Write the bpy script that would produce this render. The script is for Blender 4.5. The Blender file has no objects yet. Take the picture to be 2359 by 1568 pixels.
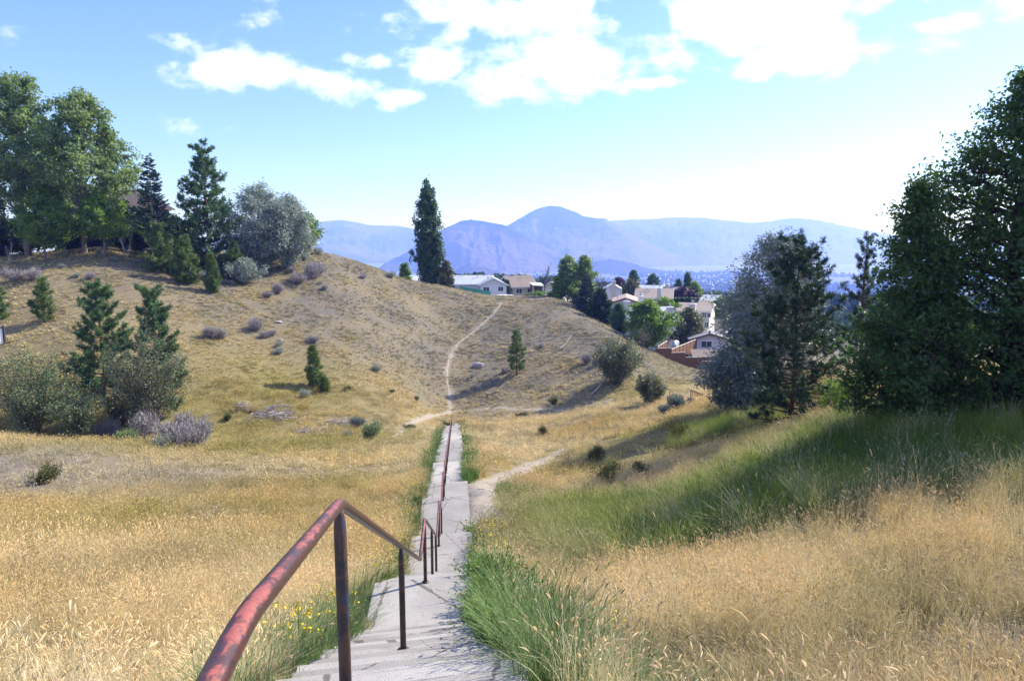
import bpy, bmesh, math, random
import numpy as np
from mathutils import Vector

random.seed(7)
rng = np.random.default_rng(7)
S = bpy.context.scene
COL = S.collection
R = math.radians

# ------------------------------------------------------------------ camera
FPX, CX, CY = 2359 * 24.0 / 36.0, 1179.5, 784.0
PITCH = R(7.8)
cam_d = bpy.data.cameras.new('camera')
cam_d.lens = 24.0; cam_d.sensor_width = 36.0
cam_d.clip_start = 0.05; cam_d.clip_end = 40000
cam = bpy.data.objects.new('camera', cam_d); COL.objects.link(cam)
cam.location = (0, 0, 0); cam.rotation_euler = (R(90) - PITCH, 0, 0)
S.camera = cam

# ------------------------------------------------------------------ light
SUN_AZ = R(60)      # to the right of the view direction (+y)
SUN_EL = R(38)
sd = bpy.data.lights.new('sun', 'SUN')
sd.energy = 5.0; sd.angle = R(0.53); sd.color = (1.0, 0.95, 0.88)
sun = bpy.data.objects.new('sun', sd); COL.objects.link(sun)
sdir = Vector((math.sin(SUN_AZ) * math.cos(SUN_EL), math.cos(SUN_AZ) * math.cos(SUN_EL), math.sin(SUN_EL)))
sun.rotation_euler = (-sdir).to_track_quat('-Z', 'Y').to_euler()
sun.location = (40, 30, 60)

S.view_settings.view_transform = 'Standard'
S.view_settings.look = 'None'
S.view_settings.gamma = 1.0
S.view_settings.use_curve_mapping = False
S.view_settings.exposure = 0.88
S.cycles.use_denoising = True
try:
    S.cycles.denoiser = 'OPENIMAGEDENOISE'
    S.cycles.denoising_input_passes = 'RGB_ALBEDO_NORMAL'
    S.cycles.denoising_prefilter = 'ACCURATE'
except Exception: pass
S.cycles.max_bounces = 7; S.cycles.diffuse_bounces = 3; S.cycles.transmission_bounces = 4
S.cycles.transparent_max_bounces = 8; S.cycles.volume_bounces = 1; S.cycles.glossy_bounces = 2
S.cycles.caustics_reflective = False; S.cycles.caustics_refractive = False
S.cycles.sample_clamp_indirect = 6.0

def ray(u, v):
    a = (u - CX) / FPX; b = (CY - v) / FPX
    return np.array([a, math.cos(PITCH) + b * math.sin(PITCH), -math.sin(PITCH) + b * math.cos(PITCH)])
def at(u, v, D):
    d = ray(u, v); return d * (D / d[1])

# ------------------------------------------------------------------ node helpers
class NT:
    def __init__(s, tree): s.t = tree; s.n = tree.nodes; s.l = tree.links
    def new(s, typ, **kw):
        n = s.n.new(typ)
        for k, v in kw.items(): setattr(n, k, v)
        return n
    def link(s, a, b): s.l.new(a, b)
    def put(s, sock, v):
        if isinstance(v, (int, float)): sock.default_value = v
        elif isinstance(v, (tuple, list)):
            sock.default_value = tuple(v) + ((1.0,) if len(v) == 3 and sock.type == 'RGBA' else ())
        else: s.link(v, sock)
    def math(s, op, a, b=0.0, c=None, clamp=False):
        n = s.new('ShaderNodeMath', operation=op, use_clamp=clamp)
        s.put(n.inputs[0], a); s.put(n.inputs[1], b)
        if c is not None: s.put(n.inputs[2], c)
        return n.outputs[0]
    def mix(s, f, a, b, blend='MIX'):
        n = s.new('ShaderNodeMix', data_type='RGBA', blend_type=blend)
        s.put(n.inputs[0], f); s.put(n.inputs[6], a); s.put(n.inputs[7], b)
        return n.outputs[2]
    def noise(s, vec, scale, detail=4.0, rough=0.55, dist=0.0, out=0):
        n = s.new('ShaderNodeTexNoise')
        if vec is not None: s.link(vec, n.inputs['Vector'])
        n.inputs['Scale'].default_value = scale; n.inputs['Detail'].default_value = detail
        n.inputs['Roughness'].default_value = rough; n.inputs['Distortion'].default_value = dist
        return n.outputs[out]
    def ramp(s, f, lo, hi, a=0.0, b=1.0):
        n = s.new('ShaderNodeMapRange', interpolation_type='SMOOTHSTEP')
        s.put(n.inputs[0], f); s.put(n.inputs[1], lo); s.put(n.inputs[2], hi); s.put(n.inputs[3], a); s.put(n.inputs[4], b)
        return n.outputs[0]
    def mapping(s, vec, scale=(1, 1, 1), loc=(0, 0, 0), rot=(0, 0, 0)):
        n = s.new('ShaderNodeMapping'); s.link(vec, n.inputs[0])
        n.inputs['Scale'].default_value = scale; n.inputs['Location'].default_value = loc; n.inputs['Rotation'].default_value = rot
        return n.outputs[0]

# ------------------------------------------------------------------ sky with clouds (by direction)
W = bpy.data.worlds.new('World'); S.world = W; W.use_nodes = True
w = NT(W.node_tree); w.n.clear()
sky = w.new('ShaderNodeTexSky', sky_type='NISHITA')
sky.sun_disc = False; sky.sun_elevation = SUN_EL; sky.sun_rotation = SUN_AZ
sky.altitude = 400; sky.air_density = 1.15; sky.dust_density = 0.7; sky.ozone_density = 1.0
tc = w.new('ShaderNodeTexCoord')
sep = w.new('ShaderNodeSeparateXYZ'); w.link(tc.outputs['Generated'], sep.inputs[0])
az = w.math('ARCTAN2', sep.outputs[0], sep.outputs[1])
el = w.math('ARCSINE', sep.outputs[2])
cmb = w.new('ShaderNodeCombineXYZ'); w.link(az, cmb.inputs[0]); w.link(el, cmb.inputs[1])
nz = w.noise(w.mapping(cmb.outputs[0], (1, 1.7, 1), (3.1, 0.4, 0)), 9.0, 7.0, 0.58, 0.15)
nz2 = w.noise(w.mapping(cmb.outputs[0], (1, 1.5, 1), (1.3, 2.4, 0)), 30.0, 5.0, 0.6)
CL = [(620,172,220,44,.95),(425,98,90,34,.85),(520,140,90,28,.85),(825,142,75,22,.8),(740,180,115,40,1.05),(465,288,85,30,.72),(622,28,60,36,.75),(15,72,75,40,.55),
      (1130,25,270,62,1.1),(1000,152,75,48,.95),(930,228,60,22,.85),(1100,212,80,50,1),(1300,150,210,72,1.15),(1390,200,90,30,.9),
      (1690,45,390,92,1.25),(1870,70,200,60,1.0),(1960,30,60,16,.2),(1490,192,130,20,.8),(1720,160,130,34,.9),(1960,112,220,48,.9),(2170,52,190,30,.85),(2340,15,110,40,.9),(1900,-70,800,80,.7)]
acc = None
for (u, v, ru, rv, k) in CL:
    d = ray(u, v); d = d / np.linalg.norm(d)
    a0, e0 = math.atan2(d[0], d[1]), math.asin(d[2])
    ka = (1 + ((u - CX) / FPX) ** 2)
    ra, re = ru / FPX / ka, rv / FPX / math.sqrt(ka)
    dx = w.math('DIVIDE', w.math('SUBTRACT', az, a0), ra); dy = w.math('DIVIDE', w.math('SUBTRACT', el, e0), re)
    r2 = w.math('ADD', w.math('MULTIPLY', dx, dx), w.math('MULTIPLY', dy, dy))
    g = w.math('MULTIPLY', w.math('EXPONENT', w.math('MULTIPLY', r2, -0.9)), k)
    acc = g if acc is None else w.math('MAXIMUM', acc, g)
# loose cloud field everywhere else
fieldn = w.noise(w.mapping(tc.outputs['Generated'], (1, 1, 2.6), (5, 2, 1)), 2.4, 3.0, 0.5)
away = w.math('SUBTRACT', 1.0, w.math('MULTIPLY', w.ramp(sep.outputs[1], 0.15, 0.4), w.ramp(el, 0.95, 0.75)))
for (u, v, ru, rv, k) in [(1490, 45, 70, 36, .8), (2040, 40, 60, 18, .6), (1590, 105, 50, 14, .35)]:      # blue gaps
    d = ray(u, v); d = d / np.linalg.norm(d); a0, e0 = math.atan2(d[0], d[1]), math.asin(d[2])
    dx = w.math('DIVIDE', w.math('SUBTRACT', az, a0), ru / FPX); dy = w.math('DIVIDE', w.math('SUBTRACT', el, e0), rv / FPX)
    acc = w.math('SUBTRACT', acc, w.math('MULTIPLY', w.math('EXPONENT', w.math('MULTIPLY', w.math('ADD', w.math('MULTIPLY', dx, dx), w.math('MULTIPLY', dy, dy)), -0.9)), k))
acc = w.math('ADD', acc, w.math('MULTIPLY', w.math('MULTIPLY', w.ramp(fieldn, 0.5, 0.62), away), w.ramp(el, 0.05, 0.25)))
den = w.math('ADD', w.math('MULTIPLY', acc, 0.95), w.math('ADD', w.math('MULTIPLY', w.math('SUBTRACT', nz, 0.5), 2.6), w.math('MULTIPLY', w.math('SUBTRACT', nz2, 0.5), 1.0)))
mask = w.math('MULTIPLY', w.ramp(den, 0.32, 0.92), w.ramp(acc, 0.02, 0.25))
body = w.ramp(den, 0.7, 1.9)
ccol = w.mix(body, (6.2, 6.9, 8.2), (10.5, 10.7, 11.0))
skyb = w.mix(1.0, sky.outputs[0], (0.66, 0.83, 1.46), 'MULTIPLY')
skc = w.mix(w.math('MULTIPLY', mask, 0.93), skyb, ccol)
bg = w.new('ShaderNodeBackground'); w.link(skc, bg.inputs[0]); bg.inputs[1].default_value = 0.11
wo = w.new('ShaderNodeOutputWorld'); w.link(bg.outputs[0], wo.inputs[0])

# ------------------------------------------------------------------ object helpers
def mesh_np(name, V, quads=None, tris=None, attrs=None, smooth=False, mats=None, mat_idx=None):
    V = np.asarray(V, np.float32).reshape(-1, 3)
    nq = 0 if quads is None else len(quads); ntr = 0 if tris is None else len(tris)
    me = bpy.data.meshes.new(name)
    me.vertices.add(len(V)); me.vertices.foreach_set('co', V.ravel())
    loops = []
    if nq: loops.append(np.asarray(quads, np.int32).reshape(-1))
    if ntr: loops.append(np.asarray(tris, np.int32).reshape(-1))
    L = np.concatenate(loops)
    me.loops.add(len(L)); me.loops.foreach_set('vertex_index', L)
    tot = np.concatenate([np.full(nq, 4, np.int32), np.full(ntr, 3, np.int32)])
    st = np.concatenate([[0], np.cumsum(tot)[:-1]]).astype(np.int32)
    me.polygons.add(len(tot)); me.polygons.foreach_set('loop_start', st)
    try: me.polygons.foreach_set('loop_total', tot)
    except Exception: pass
    me.polygons.foreach_set('use_smooth', np.full(len(tot), smooth, bool))
    if mats:
        for m in mats: me.materials.append(m)
        if mat_idx is not None: me.polygons.foreach_set('material_index', np.asarray(mat_idx, np.int32))
    if attrs:
        for k, arr in attrs.items():
            arr = np.asarray(arr, np.float32)
            if arr.ndim == 1:
                a = me.attributes.new(k, 'FLOAT', 'POINT'); a.data.foreach_set('value', arr)
            else:
                a = me.attributes.new(k, 'FLOAT_COLOR', 'POINT')
                a.data.foreach_set('color', np.concatenate([arr, np.ones((len(arr), 1), np.float32)], 1).ravel())
    me.update(calc_edges=True); me.validate(clean_customdata=False)
    return me

def link(name, me, parent=None, loc=None, mat=None):
    o = bpy.data.objects.new(name, me); COL.objects.link(o)
    if mat is not None and me is not None and len(me.materials) == 0: me.materials.append(mat)
    if parent is not None: o.parent = parent
    if loc is not None: o.location = loc
    return o
def tag(o, label=None, cat=None, group=None, kind=None):
    if label: o['label'] = label
    if cat: o['category'] = cat
    if group: o['group'] = group
    if kind: o['kind'] = kind
    return o
def empty(name, loc, label, cat, group=None, rz=0.0):
    o = bpy.data.objects.new(name, None); COL.objects.link(o); o.location = tuple(loc); o.rotation_euler = (0, 0, rz)
    o.empty_display_size = 0.2
    return tag(o, label, cat, group)

class MB:
    """collects boxes, prisms and tubes into one mesh"""
    def __init__(s): s.V = []; s.Q = []; s.T = []; s.n = 0
    def add(s, V, Q=None, T=None):
        V = np.asarray(V, float).reshape(-1, 3)
        if Q is not None and len(Q): s.Q.append(np.asarray(Q, int) + s.n)
        if T is not None and len(T): s.T.append(np.asarray(T, int) + s.n)
        s.V.append(V); s.n += len(V); return s
    def box(s, x0, x1, y0, y1, z0, z1):
        V = [(x0,y0,z0),(x1,y0,z0),(x1,y1,z0),(x0,y1,z0),(x0,y0,z1),(x1,y0,z1),(x1,y1,z1),(x0,y1,z1)]
        return s.add(V, [(0,3,2,1),(4,5,6,7),(0,1,5,4),(1,2,6,5),(2,3,7,6),(3,0,4,7)])
    def hexa(s, bottom, top):
        return s.add(list(bottom) + list(top), [(0,3,2,1),(4,5,6,7),(0,1,5,4),(1,2,6,5),(2,3,7,6),(3,0,4,7)])
    def prism(s, poly, d):      # extrude planar polygon (list of 3d) along vector d
        n = len(poly); P = np.asarray(poly, float); V = np.concatenate([P, P + np.asarray(d, float)])
        Q = [(i, (i + 1) % n, n + (i + 1) % n, n + i) for i in range(n)]
        T = [(0, i + 1, i) for i in range(1, n - 1)] + [(n, n + i, n + i + 1) for i in range(1, n - 1)]
        return s.add(V, Q, T)
    def tube(s, pts, rad, sides=6, cap=True):
        V, Q = tube(pts, rad, sides)
        n0 = len(V)
        T = []
        if cap:
            k = sides
            T = [(0, i + 1, i) for i in range(1, k - 1)] + [(n0 - k, n0 - k + i, n0 - k + i + 1) for i in range(1, k - 1)]
        return s.add(V, Q, T)
    def mesh(s, name, smooth=False, bevel=0.0):
        V = np.concatenate(s.V)
        me = mesh_np(name, V, np.concatenate(s.Q) if s.Q else None, np.concatenate(s.T) if s.T else None, smooth=smooth)
        if bevel > 0:
            bm = bmesh.new(); bm.from_mesh(me)
            bmesh.ops.bevel(bm, geom=bm.edges[:], offset=bevel, segments=1, affect='EDGES')
            bm.to_mesh(me); bm.free()
        return me
    def build(s, name, mat, parent=None, loc=None, smooth=False, bevel=0.0):
        return link(name, s.mesh(name, smooth, bevel), parent, loc, mat)

def tube(pts, rad, sides=6):
    P = np.asarray(pts, float); n = len(P); rad = np.broadcast_to(np.asarray(rad, float), (n,))
    T = np.gradient(P, axis=0); T /= np.linalg.norm(T, axis=1)[:, None] + 1e-9
    up = np.array([0.0, 0.0, 1.0]) if abs(T[0][2]) < 0.9 else np.array([1.0, 0.0, 0.0])
    V = []
    for i in range(n):
        a = np.cross(T[i], up); a /= np.linalg.norm(a) + 1e-9; b = np.cross(a, T[i]); up = b
        for k in range(sides):
            t = 2 * math.pi * k / sides
            V.append(P[i] + rad[i] * (math.cos(t) * a + math.sin(t) * b))
    Q = [(i * sides + k, i * sides + (k + 1) % sides, (i + 1) * sides + (k + 1) % sides, (i + 1) * sides + k) for i in range(n - 1) for k in range(sides)]
    return np.array(V), np.array(Q)

# ------------------------------------------------------------------ materials
def mat_new(name):
    m = bpy.data.materials.new(name); m.use_nodes = True
    t = NT(m.node_tree); t.n.clear()
    o = t.new('ShaderNodeOutputMaterial')
    return m, t, o
def principled(t, col, rough=0.8, spec=0.3, bump=None, metal=0.0, bdist=0.02, bstr=0.6):
    b = t.new('ShaderNodeBsdfPrincipled')
    t.put(b.inputs['Base Color'], col); t.put(b.inputs['Roughness'], rough); t.put(b.inputs['Metallic'], metal)
    b.inputs['Specular IOR Level'].default_value = spec
    if bump is not None:
        bn = t.new('ShaderNodeBump'); bn.inputs['Distance'].default_value = bdist; bn.inputs['Strength'].default_value = bstr
        t.link(bump, bn.inputs['Height']); t.link(bn.outputs[0], b.inputs['Normal'])
    return b
def coords(t, kind='Object'):
    return t.new('ShaderNodeTexCoord').outputs[kind]
def position(t): return t.new('ShaderNodeNewGeometry').outputs['Position']
def plain(name, col, rough=0.8, spec=0.25, var=0.12, scale=3.0, bscale=None, metal=0.0, bdist=0.01):
    m, t, o = mat_new(name); c = coords(t)
    nn = t.noise(c, scale, 5, 0.6)
    c1 = tuple(max(0, x * (1 - var)) for x in col); c2 = tuple(min(1, x * (1 + var)) for x in col)
    cc = t.mix(t.ramp(nn, 0.3, 0.7), c1, c2)
    bp = t.noise(c, bscale, 4, 0.6) if bscale else None
    b = principled(t, cc, rough, spec, bp, metal, bdist)
    t.link(b.outputs[0], o.inputs[0]); return m
def leaf_mat(name, c1, c2, c3=None, transl=0.35, rough=0.55, spec=0.25, tcol=None, nscale=0.6):
    m, t, o = mat_new(name)
    at_ = t.new('ShaderNodeAttribute', attribute_name='rnd')
    nn = t.noise(position(t), nscale, 3, 0.6)
    f = t.math('ADD', t.math('MULTIPLY', at_.outputs['Fac'], 0.65), t.math('MULTIPLY', t.math('SUBTRACT', nn, 0.3), 0.6))
    col = t.mix(t.ramp(f, 0.05, 0.85), c1, c2)
    if c3 is not None:
        col = t.mix(t.ramp(at_.outputs['Fac'], 0.965, 0.985), col, c3)
    b = principled(t, col, rough, spec)
    tr = t.new('ShaderNodeBsdfTranslucent')
    t.put(tr.inputs[0], t.mix(1.0, col, tcol or (1.25, 1.3, 0.7), 'MULTIPLY'))
    ms = t.new('ShaderNodeMixShader'); ms.inputs[0].default_value = transl
    t.link(b.outputs[0], ms.inputs[1]); t.link(tr.outputs[0], ms.inputs[2]); t.link(ms.outputs[0], o.inputs[0])
    return m
# ================================================================== terrain
STEP_RISE = 0.165
def st_cx(y): return -0.42 - 0.0838 * y           # stair centre line
STAIR_W = 1.65; STAIR_SKEW = 0.2
PROF = [(-6.0, -1.0, 'l'), ]                          # (y, z, kind of the piece that ENDS here)
prof = []        # pieces: (y0, y1, z_top, kind)
def build_profile():
    y, z = -4.0, -1.65
    prof.append((y, 1.2, z, 'landing')); y = 1.2
    for k in range(2):
        z -= 0.15; prof.append((y, y + 0.65, z, 'step')); y += 0.65
    def flight(n, run, rise, land):
        nonlocal y, z
        for k in range(n):
            z -= rise
            if k == n - 1: prof.append((y, y + land, z, 'landing')); y += land
            else: prof.append((y, y + run, z, 'step')); y += run
    flight(19, 0.333, 0.165, 1.52)
    flight(17, 0.347, 0.165, 2.5)
    flight(7, 0.34, 0.157, 3.7)
    for q in range(13): flight(5, 0.34, 0.158, 2.45)
build_profile()
ST_Y = np.array([p[0] for p in prof] + [prof[-1][1]]); ST_END = prof[-1][1]
def stair_line(y):        # smooth line under the step noses
    ys = np.array([(p[0] + p[1]) / 2 for p in prof]); zs = np.array([p[2] for p in prof])
    return np.interp(y, ys, zs)

def cc(u, *vd):
    return [(u, v, D) for (v, D) in vd]
K = 1.22
CT = []
CT += cc(0, (1568,4.4),(1400,7.6),(1250,13.4),(1150,23),(1060,35),(993,46),(992,56),(880,62),(770,70),(665,80),(612,88),(596,98),(592,125),(600,190))
CT += cc(250, (1568,4.3),(1400,7.5),(1250,14),(1150,23),(1060,35),(1012,45),(1000,54),(900,61),(800,68),(700,78),(620,87),(582,94),(578,110),(585,130),(600,190))
CT += cc(500, (1568,4.5),(1400,8.3),(1250,15.2),(1150,24.5),(1065,38),(1020,48),(985,57),(880,66),(800,74),(720,83),(660,91),(622,99),(594,107),(582,120),(600,190))
CT += cc(700, (1480,6.5),(1400,8.8),(1250,15.8),(1150,25.5),(1060,39),(1000,52),(955,62),(880,71),(800,80),(720,90),(640,100),(590,108),(574,114),(600,135),(650,190))
CT += cc(850, (1300,14),(1240,17),(1150,26),(1060,40),(1000,54),(960,64),(880,74),(800,85),(720,96),(660,105),(616,113),(640,135),(680,190))
CT += cc(1040, (952,79),(940,82),(860,90),(800,98),(740,107),(672,116),(690,140),(705,190))
CT += cc(1200, (1400,9.3),(1300,13),(1240,16.5),(1180,20.5),(1120,28),(1080,36),(1030,50),(980,63),(945,77),(880,87),(800,98),(740,108),(692,119),(690,140),(690,190))
CT += cc(1310, (945,74),(880,84),(800,97),(740,108),(698,118),(705,140),(715,190))
CT += cc(1400, (1200,18.5),(1120,27),(1060,36),(1000,48),(950,61),(925,71),(860,83),(800,96),(750,106),(775,125),(760,160),(730,240))
CT += cc(1500, (940,60),(900,74),(850,88),(806,100),(822,112),(800,140),(770,190))
CT += cc(1600, (1180,17),(1110,23.5),(1040,31),(985,39),(935,50),(905,63),(880,78),(862,92),(850,103),(835,118),(810,150),(790,200))
CT += cc(1800, (1130,14.5),(1050,21),(1000,28),(950,37),(905,46),(865,62),(850,90),(830,130),(800,190))
CT += cc(2100, (1085,14.0),(1000,17.5),(952,20.5),(885,36),(850,62),(830,110),(800,190))
CT += cc(2359, (1062,14.0),(985,17.5),(945,20.5),(875,36),(840,62),(820,110),(800,190))
RF = []
RF += cc(1250, (1568,4.9)) + cc(1330, (1400,8.2),(1300,11.5))
RF += cc(1450, (1568,4.5),(1400,7),(1300,9.5),(1248,11.8))
RF += cc(1650, (1568,4.4),(1400,6.5),(1300,8.5),(1212,11.2))
RF += cc(1850, (1568,4.3),(1400,6.2),(1280,8),(1160,11))
RF += cc(2100, (1568,4.2),(1400,6),(1250,8),(1112,11))
RF += cc(2359, (1568,4.1),(1400,5.8),(1200,8),(1078,11))
pts = [at(*c) for c in CT] + [at(*c) + np.array([0, 0, -0.58]) for c in RF]
for c in CT:
    pass
# lower the near-left controls by the height of the grass standing on them
pts = [p + np.array([0, 0, -0.3 if (p[1] < 60 and p[1] > 3) else -0.12]) for p in pts[:len(CT)]] + pts[len(CT):]
# off-frame columns and the ground below the frame
for du in (-500,):
    for c in CT:
        if c[0] == 0: pts.append(at(du, c[1], c[2]) + np.array([0, 0, -0.3]))
for c in CT:
    if c[0] == 2359: pts.append(at(2900, c[1] - 10, c[2]) + np.array([0, 0, -0.3]))
for c in RF:
    if c[0] == 2359: pts.append(at(2900, c[1] - 15, c[2]) + np.array([0, 0, -0.58]))
for (x, z) in ((-4, -2.2), (-2.4, -2.0), (-1.6, -1.85), (0.7, -1.75), (1.8, -1.75), (3.5, -1.7)): pts.append(np.array([x, 2.3, z]))
for y in (3.2, 4.5, 6, 8, 9.5, 12, 15, 18, 21, 24, 28, 33, 39, 46, 54, 62, 70, 76):
    zz = float(stair_line(y))
    for l in (-0.9, 0.9):
        pts.append(np.array([st_cx(y) + l, y + STAIR_SKEW * l, zz - 0.02]))
pts = np.array(pts)
BK = 0.5
def feat(x, y):
    y = np.maximum(y, 2.2); return np.clip(x / y, -1.5, 1.5), BK * np.log(np.minimum(y, 260.0))
fa, fb = feat(pts[:, 0], pts[:, 1]); ft = pts[:, 2] / np.maximum(pts[:, 1], 2.2)
def kern(r2): return np.where(r2 > 0, 0.5 * r2 * np.log(np.maximum(r2, 1e-12)), 0.0)
n_ = len(pts)
A = np.zeros((n_ + 3, n_ + 3))
A[:n_, :n_] = kern((fa[:, None] - fa[None]) ** 2 + (fb[:, None] - fb[None]) ** 2) + np.eye(n_) * 2.5e-4
A[:n_, n_] = 1; A[:n_, n_ + 1] = fa; A[:n_, n_ + 2] = fb; A[n_:, :n_] = A[:n_, n_:].T
sol = np.linalg.solve(A, np.concatenate([ft, np.zeros(3)]))
wv, pv = sol[:n_], sol[n_:]

def sstep(a, b, x):
    t = np.clip((x - a) / (b - a), 0, 1); return t * t * (3 - 2 * t)
def vnoise(x, y, s, seed=0):
    """value noise, smooth, vectorised, range about -1..1"""
    x = x / s; y = y / s
    xi = np.floor(x).astype(np.int64); yi = np.floor(y).astype(np.int64); fx = x - xi; fy = y - yi
    def h(a, b):
        n = (a * 374761393 + b * 668265263 + seed * 1442695041) & 0x7fffffff
        n = ((n ^ (n >> 13)) * 1274126177) & 0x7fffffff
        return ((n ^ (n >> 16)) & 0xffff) / 32767.5 - 1.0
    fx = fx * fx * (3 - 2 * fx); fy = fy * fy * (3 - 2 * fy)
    return (h(xi, yi) * (1 - fx) + h(xi + 1, yi) * fx) * (1 - fy) + (h(xi, yi + 1) * (1 - fx) + h(xi + 1, yi + 1) * fx) * fy
def fbm(x, y, s, oct=4, seed=0, gain=0.5):
    r = 0; a = 1.0; n = 0
    for k in range(oct): r = r + a * vnoise(x, y, s / 2 ** k, seed + k * 17); n += a; a *= gain
    return r / n

VALLEY = -185.0
def terr(x, y):
    x = np.asarray(x, float); y = np.asarray(y, float); sh = x.shape
    x = x.ravel(); y = y.ravel(); out = np.empty(len(x))
    for i in range(0, len(x), 20000):
        a, b = feat(x[i:i + 20000], y[i:i + 20000])
        k = kern((a[:, None] - fa[None]) ** 2 + (b[:, None] - fb[None]) ** 2)
        out[i:i + 20000] = k @ wv + pv[0] + pv[1] * a + pv[2] * b
    z = out * np.clip(y, 2.2, 260.0)
    # small relief
    am = np.clip(y / 60.0, 0.15, 1.0)
    z = z + am * (0.30 * fbm(x, y, 5.0, 3, 3) + 0.07 * vnoise(x, y, 0.9, 9))
    # shelf cut for the stair
    l = np.abs(x - st_cx(y)) / 1.0
    inside = (y < ST_END + 1.5)
    zs = stair_line(y - STAIR_SKEW * (x - st_cx(y))) - 0.05 - 0.2 * (l < 0.78)
    wgt = (1 - sstep(0.86, 1.7, l)) * inside * (1 - sstep(ST_END, ST_END + 1.5, y))
    z = z * (1 - wgt) + zs * wgt
    # fall to the valley floor
    f = sstep(215.0, 1500.0, y)
    z = z * (1 - f) + (VALLEY + 6 * fbm(x, y, 400.0, 2, 5) * sstep(500, 1500, y)) * f
    return z.reshape(sh)
def tz(x, y): return float(terr(np.array([x]), np.array([y]))[0])
def hit(u, v, D0=3.0, D1=230.0):
    """first ground point seen in this direction"""
    d = ray(u, v); d = d / d[1]
    D = np.geomspace(D0, D1, 500); zz = terr(d[0] * D, D)
    below = np.nonzero(d[2] * D < zz)[0]
    i = below[0] if len(below) else int(np.argmin(np.abs(d[2] * D - zz)))
    y = D[i]
    if i > 0 and len(below):
        g0 = d[2] * D[i - 1] - zz[i - 1]; g1 = d[2] * D[i] - zz[i]
        y = D[i - 1] + (D[i] - D[i - 1]) * g0 / (g0 - g1 + 1e-9)
    x = d[0] * y
    return np.array([x, y, tz(x, y)])
def stand(u, D):
    d = ray(u, 700); x = d[0] / d[1] * D
    return np.array([x, D, tz(x, D)])
def uvproj(x, y, z):
    yc = y * math.cos(PITCH) - z * math.sin(PITCH); zc = y * math.sin(PITCH) + z * math.cos(PITCH)
    return CX + FPX * x / yc, CY - FPX * zc / yc

# trails as polylines on the ground
def trail_pts(uv):
    return np.array([hit(u, v) for (u, v) in uv])
def resample(P, step):
    d = np.concatenate([[0], np.cumsum(np.linalg.norm(np.diff(P[:, :2], axis=0), axis=1))])
    n = max(4, int(d[-1] / step)); t = np.linspace(0, d[-1], n)
    Q = np.stack([np.interp(t, d, P[:, 0]), np.interp(t, d, P[:, 1])], 1)
    for k in range(3): Q[1:-1] = 0.25 * Q[:-2] + 0.5 * Q[1:-1] + 0.25 * Q[2:]
    return Q
TRAILS = {
    'hill': (trail_pts([(1037,948),(1034,900),(1028,868),(1033,830),(1052,793),(1085,768),(1112,746),(1138,722),(1150,706),(1157,698)]), 0.30),
    'cross': (trail_pts([(905,1008),(935,985),(975,962),(1040,946),(1110,941),(1200,943),(1280,943),(1340,937),(1378,929),(1406,922)]), 0.6),
    'side': (trail_pts([(1118,1215),(1108,1180),(1103,1150),(1114,1120),(1150,1106),(1210,1082),(1262,1056),(1312,1030)]), 0.95),
}
TR = {k: (resample(P, 0.4), wd) for k, (P, wd) in TRAILS.items()}
def trail_dist(x, y):
    """distance to the nearest trail edge (negative on the trail)"""
    best = np.full(np.shape(x), 99.0)
    for k, (Q, wd) in TR.items():
        for i in range(0, len(Q) - 1):
            a, b = Q[i], Q[i + 1]; ab = b - a; L2 = ab @ ab + 1e-9
            t = np.clip(((x - a[0]) * ab[0] + (y - a[1]) * ab[1]) / L2, 0, 1)
            d = np.hypot(x - a[0] - t * ab[0], y - a[1] - t * ab[1]) - wd * 0.5
            best = np.minimum(best, d)
    return best
# ================================================================== vegetation zones (world positions)
def blob(u, v, r, D=None):
    p = hit(u, v) if D is None else stand(u, D); return (p[0], p[1], r)
GREEN = [blob(*b) for b in [(1420,1195,2.2),(1550,1170,2.6),(1700,1130,3.2),(1900,1070,6.5),(2100,1030,7),(2300,1000,7),(1700,985,2.4),(1630,1005,2.2),(1800,925,3)]]
GREEN += [stand(u, D)[:2].tolist() + [r] for (u, D, r) in ((1500,16,2.2),(1700,15.5,2.8),(1900,16,4),(2100,16,5),(2350,17,6))]
OLIVE = [blob(*b) for b in [(1560,885,6),(1480,905,4),(1600,860,5),(250,985,10),(450,930,8),(620,900,9),(100,960,9),(560,990,7),(800,1010,6),(1380,1080,4),(1500,1000,5),(1900,890,6),(1680,985,5),(1620,1010,5),(1740,955,5),(300,1030,6),(600,1030,7),(350,1205,2.6),(120,1235,2),(600,1190,2.2),(760,1120,3),(500,1130,3)]]
BARE = [blob(*b) for b in [(60,1070,6),(180,1090,5),(300,1110,4.5),(60,1140,4),(420,1090,4),(490,1212,0.8),(1570,1490,0.3),(2335,1500,0.5),(430,1440,0.3),(1480,1550,0.25),(1110,1122,1.2),(1130,1200,1.0),(1290,1255,0.0),(380,1105,3)]]
def bsum(L, x, y):
    r = np.zeros(np.shape(x))
    for (bx, by, br) in L:
        if br > 0: r = np.maximum(r, np.exp(-(((x - bx) ** 2 + (y - by) ** 2) / (br * br)) * 0.9))
    return r
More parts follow.
